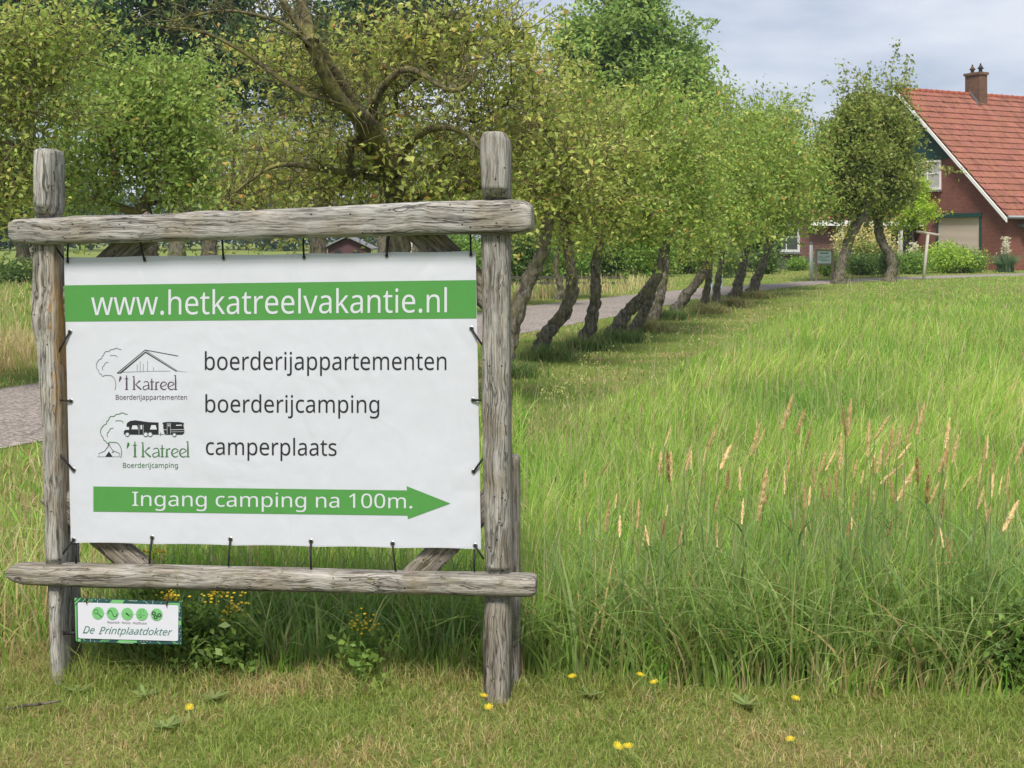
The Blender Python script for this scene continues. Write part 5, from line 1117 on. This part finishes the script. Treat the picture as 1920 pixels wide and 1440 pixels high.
# ------------------------------------------------------------------ seed-head grasses, flowers, weeds
M['seed'] = leafy('seed_head', .4, .1, .9, 0.505)
def seed_proto(seed):
    """a feathery seed head of unit length: spikelets packed round a thin axis"""
    r_ = np.random.default_rng(seed); n = 420; z = r_.uniform(0, 1, n); a = r_.uniform(0, 6.283, n); prof = .095 * np.sin(np.pi * np.clip(z * .9 + .1, 0, 1)) ** .7 * (1 + .3 * np.sin(z * 17 + seed))
    rr_ = prof * r_.uniform(.25, 1.15, n); p = np.c_[rr_ * np.cos(a), rr_ * np.sin(a), z]; out = np.c_[np.cos(a), np.sin(a), np.full(n, 2.4)]; out /= np.linalg.norm(out, axis=1, keepdims=True)
    side = np.c_[-np.sin(a), np.cos(a), np.zeros(n)]; L = r_.uniform(.06, .10, (n, 1)); W = .026
    V = np.stack([p - out * L * .4, p - side * W, p + out * L * .7, p + side * W], 1).reshape(-1, 3); Q = (np.arange(n) * 4)[:, None] + np.array([[0, 1, 2, 3]])
    c = palette(n, [(0.70, 0.57, 0.32), (0.78, 0.66, 0.41), (0.62, 0.48, 0.25)], [3, 2, 2], r_); me = mesh_np('seed_head', V, Q, np.repeat(c, 4, 0)); me.materials.append(M['seed']); return me
protos = [seed_proto(i) for i in range(5)]
HEADS = [((1070,125),(1035,240)),((1115,175),(1085,255)),((1140,235),(1118,300)),((805,228),(770,310)),((955,225),(925,330)),((850,300),(815,380)),((605,320),(600,405)),((628,320),(635,420)),((641,325),(642,420)),((845,385),(838,460)),((885,375),(885,455)),((980,390),(950,560)),((815,465),(795,530)),((420,505),(408,600)),((460,550),(458,620)),((527,490),(520,590)),((315,555),(318,610)),((512,630),(525,680)),((550,585),(562,650)),((635,495),(622,545)),((805,575),(800,630)),((1250,165),(1262,260)),((1280,140),(1270,260)),((1245,260),(1240,380)),((1225,390),(1232,485)),((1345,212),(1338,335)),((1415,192),(1365,270)),((1428,225),(1418,330)),((1455,230),(1445,310)),((1505,200),(1475,290)),((1540,150),(1512,260)),((1490,290),(1445,345)),((1395,290),(1372,390)),((1460,365),(1385,430)),((1300,350),(1288,410)),((1325,385),(1315,430)),((1340,435),(1340,500)),((1360,450),(1360,505)),((1420,405),(1432,500)),((1500,380),(1445,490)),((1515,345),(1518,425)),((1555,405),(1548,500)),((1590,430),(1560,500)),((1630,205),(1615,305)),((1660,265),(1640,355)),((1625,300),(1590,395)),((1755,300),(1748,370)),((1705,405),(1670,455)),((1620,415),(1612,450)),((1610,475),(1602,550)),((1785,400),(1778,480)),((1750,450),(1730,520)),((1775,515),(1765,570)),((1840,380),(1832,465)),((1893,290),(1862,360)),((1870,500),(1820,600)),((1190,320),(1172,390)),((1150,380),(1150,445)),((1175,430),(1185,495)),((1115,450),(1115,530)),((1135,445),(1130,510)),((1090,455),(1090,495)),((1065,560),(1062,600)),((1120,590),(1112,650)),((1270,570),(1268,625)),((1620,625),(1632,700)),((1645,708),(1590,715)),((1575,620),(1558,660)),((880,815),(868,845)),((1455,690),(1455,735))]
r_ = np.random.default_rng(123)
for i in range(46):      # more of them, slimmer, scattered through the right of the field
    x_, y_ = r_.uniform(330, 1890), r_.uniform(230, 640); L_ = r_.uniform(40, 85); HEADS.append(((x_ + r_.normal() * 12 + 8, y_), (x_, y_ + L_)))
REED = {0: 'grass stalk whose tan seed head reaches highest in the meadow', 11: 'grass stalk with the longest tan seed head, left of the thick cluster', 16: 'leftmost grass stalk with a seed head, nearest the sign post', 54: 'grass stalk with slanting seed head touching the right picture edge', 66: 'bent grass stalk whose tan seed head lies almost level', 68: 'short grass stalk with the lowest small seed head'}
stem_m = plain('grass_stem', (0.16, 0.22, 0.07), .7, .25, 5)
for i, (tp, bs) in enumerate(HEADS):
    d = float(r_.uniform(5.05, 5.75)) if bs[1] > 250 else float(r_.uniform(5.3, 6.0))
    tip = at(920 + tp[0] / 1.895, 680 + tp[1] / 1.895, d); base = at(920 + bs[0] / 1.895, 680 + bs[1] / 1.895, d + r_.normal() * .04)
    root_p = Vector((base.x - (tip.x - base.x) * .6 + r_.normal() * .04 - .02, d + r_.normal() * .05, 0))
    st = empty('reed_stalk', root_p, REED.get(i, 'tall grass stalk with tan feathery seed head at the front of the meadow'), 'reed stalk', 'tall seed head grasses in the meadow')
    mid = (base - root_p) * .5 + Vector((r_.normal() * .02 - .01, 0, 0))
    MB().tube([Vector((0, 0, -.02)), mid * .5 * 1.0 + Vector((0, 0, .0)), mid, base - root_p, (tip - root_p) * .9 + (base - root_p) * .1], [.0034, .0033, .0028, .002, .0006], 5).build('stem', stem_m, st)
    hd = bpy.data.objects.new('seed_head', protos[i % 5]); COL.objects.link(hd); hd.parent = st; ax = tip - base
    hd.location = base - root_p; hd.rotation_euler = ax.to_track_quat('Z', 'Y').to_euler(); L = max(ax.length, .05); wd = (.8 if i < 70 else .6) * r_.uniform(.75, 1.1); hd.scale = (min(L, .2) * wd, min(L, .2) * wd, L * 1.08)
    n = 3; zz = np.array([.18, .36, .55]) * base.z; P = np.array([np.array(mid * (2 * q / max(base.z, .1)) ) if q < base.z / 2 else np.array(base - root_p) * (q / base.z) for q in zz])
    colr = palette(n, [(0.13, 0.23, 0.07), (0.18, 0.28, 0.09)], [1, 1], r_)
    V_, Q_, C_ = blades(P, r_.uniform(.16, .3, n), r_.uniform(.007, .012, n), colr, colr * 1.1, r_.uniform(.6, 1.1, n), 5, 500 + i)
    link('leaf', mesh_np('leaf', V_, Q_, C_), M['blade'], st)
# pale airy panicles further back along the field edge
PAN = leafy('pale_panicle', .3, .1, .9)
r_ = np.random.default_rng(321)
for i in range(18):
    px, py = [(1060 + r_.normal() * 45, 800 + r_.normal() * 25), (1310 + r_.normal() * 60, 665 + r_.normal() * 22), (1180 + r_.normal() * 60, 730 + r_.normal() * 30)][i % 3]
    g = ground_at(px, py + 40); h = r_.uniform(.5, .7); st = empty('panicle_stalk', g, 'pale airy grass panicle along the left edge of the meadow', 'stalk', 'airy panicles along the meadow edge')
    lean = Vector((r_.normal() * .1 + .05, 0, 0)); MB().tube([(0, 0, -.02), lean * .4 + Vector((0, 0, h * .6)), lean + Vector((0, 0, h))], [.003, .0025, .001], 4).build('stem', stem_m, st)
    c = np.c_[r_.normal(size=(14, 2)) * .03, r_.uniform(h * .72, h * 1.0, 14)]; c[:, 0] += lean.x * (c[:, 2] / h) ** 2
    V_, Q_, C_ = leaves(c, .018, 4, .02, [(0.34, 0.36, 0.15), (0.28, 0.33, 0.13)], (1, 1), r_); link('panicle', mesh_np('panicle', V_, Q_, C_), PAN, st)['kind'] = 'stuff'
# yellow flowers in the lawn
M['petal'] = plain('yellow_petal', (0.80, 0.58, 0.02), .6, .15, 60)
FL = [((1073, 1270), 'yellow flower at the meadow edge just right of the sign post'), ((1201, 1267), 'yellow flower at the meadow edge, upper one of two'), ((1226, 1281), 'yellow flower at the meadow edge, lower one of two'), ((1492, 1311), 'yellow flower in front of the dense grass on the right'), ((1159, 1401), 'yellow flower low in the lawn, left one of a close pair'), ((1178, 1401), 'yellow flower low in the lawn, right one of a close pair'), ((1482, 1388), 'lone yellow flower in the lawn at the lower right'), ((355, 1328), 'lone yellow flower in the lawn below the sign'), ((908, 1303), 'yellow flower touching the foot of the right post'), ((916, 1324), 'lower yellow flower before the foot of the right post')]
for i, ((px, py), lb) in enumerate(FL):
    r2 = random.Random(i); hz_ = .07 if py > 1290 else .12; d = (CAMZ - hz_) * F / (py - HY); x = (px - CX) / F * d
    if 'post' in lb and 'foot' in lb: d -= .02
    f = empty('hawkbit_flower', (x, d, 0), lb, 'flower', 'yellow hawkbit flowers in the grass')
    MB().tube([(.01, .01, -.01), (.004, .004, hz_ * .5), (0, 0, hz_)], .0014, 5).build('stem', stem_m, f)
    V, Fs = [], []
    tl = (r2.uniform(-.25, .25), r2.uniform(-.5, -.1))
    for rgn, (kk, rad0, z0) in enumerate(((16, .0165, .002), (11, .010, .005))):
        for j in range(kk):
            a = 6.283 * (j + .5 * rgn) / kk; w = .22; R0 = rad0 * r2.uniform(.85, 1.1); b = len(V)
            for rr_, da in ((.002, -w), (R0, -w * .55), (R0 * 1.04, 0), (R0, w * .55), (.002, w)): xx, yy = rr_ * math.cos(a + da * (.5 if rr_ > .005 else 1)), rr_ * math.sin(a + da * (.5 if rr_ > .005 else 1)); V.append((xx, yy, hz_ + z0 + .004 * rr_ / .0165 + xx * tl[0] + yy * -tl[1] * .9))
            Fs.append((b, b + 1, b + 2, b + 3, b + 4))
    link('petals', mesh('petals', V, Fs), M['petal'], f)
# ragwort behind the lower rail
M['rag'] = plain('ragwort_yellow', (0.72, 0.50, 0.03), .7, .2, 50)
for i, (px, py, d, hpx, lb) in enumerate([(405, 1112, 5.16, 34, 'yellow ragwort behind the bottom rail above the grass, middle one'), (288, 1036, 5.3, 26, 'yellow ragwort peeping between banner and bottom rail'), (327, 1116, 5.14, 22, 'yellow ragwort just above the corner of the hanging sign'), (440, 1138, 5.12, 22, 'yellow ragwort right of the hanging sign'), (680, 1166, 5.06, 20, 'faded yellow ragwort below the middle of the bottom rail')]):
    r_ = np.random.default_rng(700 + i); tp = at(px, py, d); rg = empty('ragwort', (tp.x, tp.y, 0), lb, 'flower', 'ragwort plants behind the sign')
    MB().tube([(0, 0, -.02), (.01, 0, tp.z * .5), (0, 0, tp.z)], [.004, .004, .002], 5).build('stem', stem_m, rg)
    V_, Q_, C_ = leaves(np.c_[r_.normal(size=(26, 2)) * .05, r_.uniform(.05, tp.z * .85, 26)], .03, 8, .04, [(0.12, 0.21, 0.05), (0.16, 0.25, 0.06)], (1, 1), r_); link('foliage', mesh_np('foliage', V_, Q_, C_), M['leaf'], rg)
    mb = MB()
    for j in range(34): mb.sphere((r_.normal() * .03, r_.normal() * .025, tp.z + r_.normal() * .02), r_.uniform(.004, .0075), 6, 4, .6)
    o = mb.build('blossom', M['rag'], rg); o['kind'] = 'stuff'
# leafy weeds below the hanging sign and plantain rosettes in the lawn
for i, (px, py, d, w_, h_, lb) in enumerate([(378, 1255, 5.24, 150, 115, 'dark leafy nettle clump right of the hanging sign'), (270, 1262, 5.36, 150, 60, 'leafy weeds directly below the hanging sign'), (1905, 1270, 5.0, 80, 130, 'dark leafy bramble at the right edge of the meadow')]):
    bush('weed_clump', lb, px, py, w_, h_, 110, 18, .034, DK + SH, 800 + i, 'leafy weeds in the rough grass', 'weed', .05, d=d)
for i, (px, py, lb) in enumerate([(150, 1304, 'broad leaved rosette at the foot of the left post'), (272, 1312, 'broad leaved rosette in the lawn right of the left post'), (400, 1318, 'broad leaved rosette in the lawn below the hanging sign'), (312, 1372, 'broad leaved rosette low in the lawn at the left'), (1105, 1312, 'single broad weed in the lawn right of the sign post'), (1400, 1330, 'rosette at the front edge of the tall meadow grass')]):
    r_ = np.random.default_rng(900 + i); g = ground_at(px, py); ro = empty('plantain', g, lb, 'weed', 'rosette weeds in the lawn'); V, Q_, n = [], [], 9
    for j in range(n):
        a = 6.283 * j / n + r_.normal() * .2; L = r_.uniform(.035, .075); W = L * .30; el = r_.uniform(.5, 1.1); ca, sa = math.cos(a), math.sin(a); b = len(V)
        for u, w in ((0, .12), (.35, .9), (.7, .8), (1, .05)):
            rr_, z = L * u, .012 + L * math.sin(el) * (u - .55 * u * u)
            for sg in (-1, 1): V.append((rr_ * ca - sg * W * w * .5 * sa, rr_ * sa + sg * W * w * .5 * ca, z + .006 * (1 - w)))
        Q_ += [(b + 2 * q, b + 2 * q + 1, b + 2 * q + 3, b + 2 * q + 2) for q in range(3)]
    cl = np.repeat(palette(n, [(0.20, 0.28, 0.09), (0.26, 0.33, 0.12)], [1, 1], r_), 8, 0); link('leaves', mesh_np('leaves', np.array(V), np.array(Q_), cl), M['leaf'], ro)
g = ground_at(60, 1341); tw = MB().tube([(-.09, -.02, .03), (-.03, 0, .035), (.03, .004, .04), (.1, .02, .045)], [.003, .0065, .006, .003], 6).tube([(.02, .004, .04), (.05, -.02, .055)], [.003, .0015], 5).build('fallen_twig', M['bark'], None, True); tw.location = g
tag(tw, 'short dark twig lying in the lawn at the left edge', 'twig')

# ------------------------------------------------------------------ air
t = bpy.data.materials.new('summer_haze'); t.use_nodes = True; nt = t.node_tree
for n_ in list(nt.nodes): nt.nodes.remove(n_)
vn = nt.nodes.new('ShaderNodeVolumePrincipled'); vn.inputs['Color'].default_value = (0.72, 0.82, 1.0, 1); vn.inputs['Density'].default_value = 0.00035; vn.inputs['Anisotropy'].default_value = 0.1
on = nt.nodes.new('ShaderNodeOutputMaterial'); nt.links.new(vn.outputs['Volume'], on.inputs['Volume'])
hz = MB().box(-640, 640, -70, 1005, -1.0, 30).build('haze', t); tag(hz, 'thin summer haze over the fields', 'haze', kind='stuff')
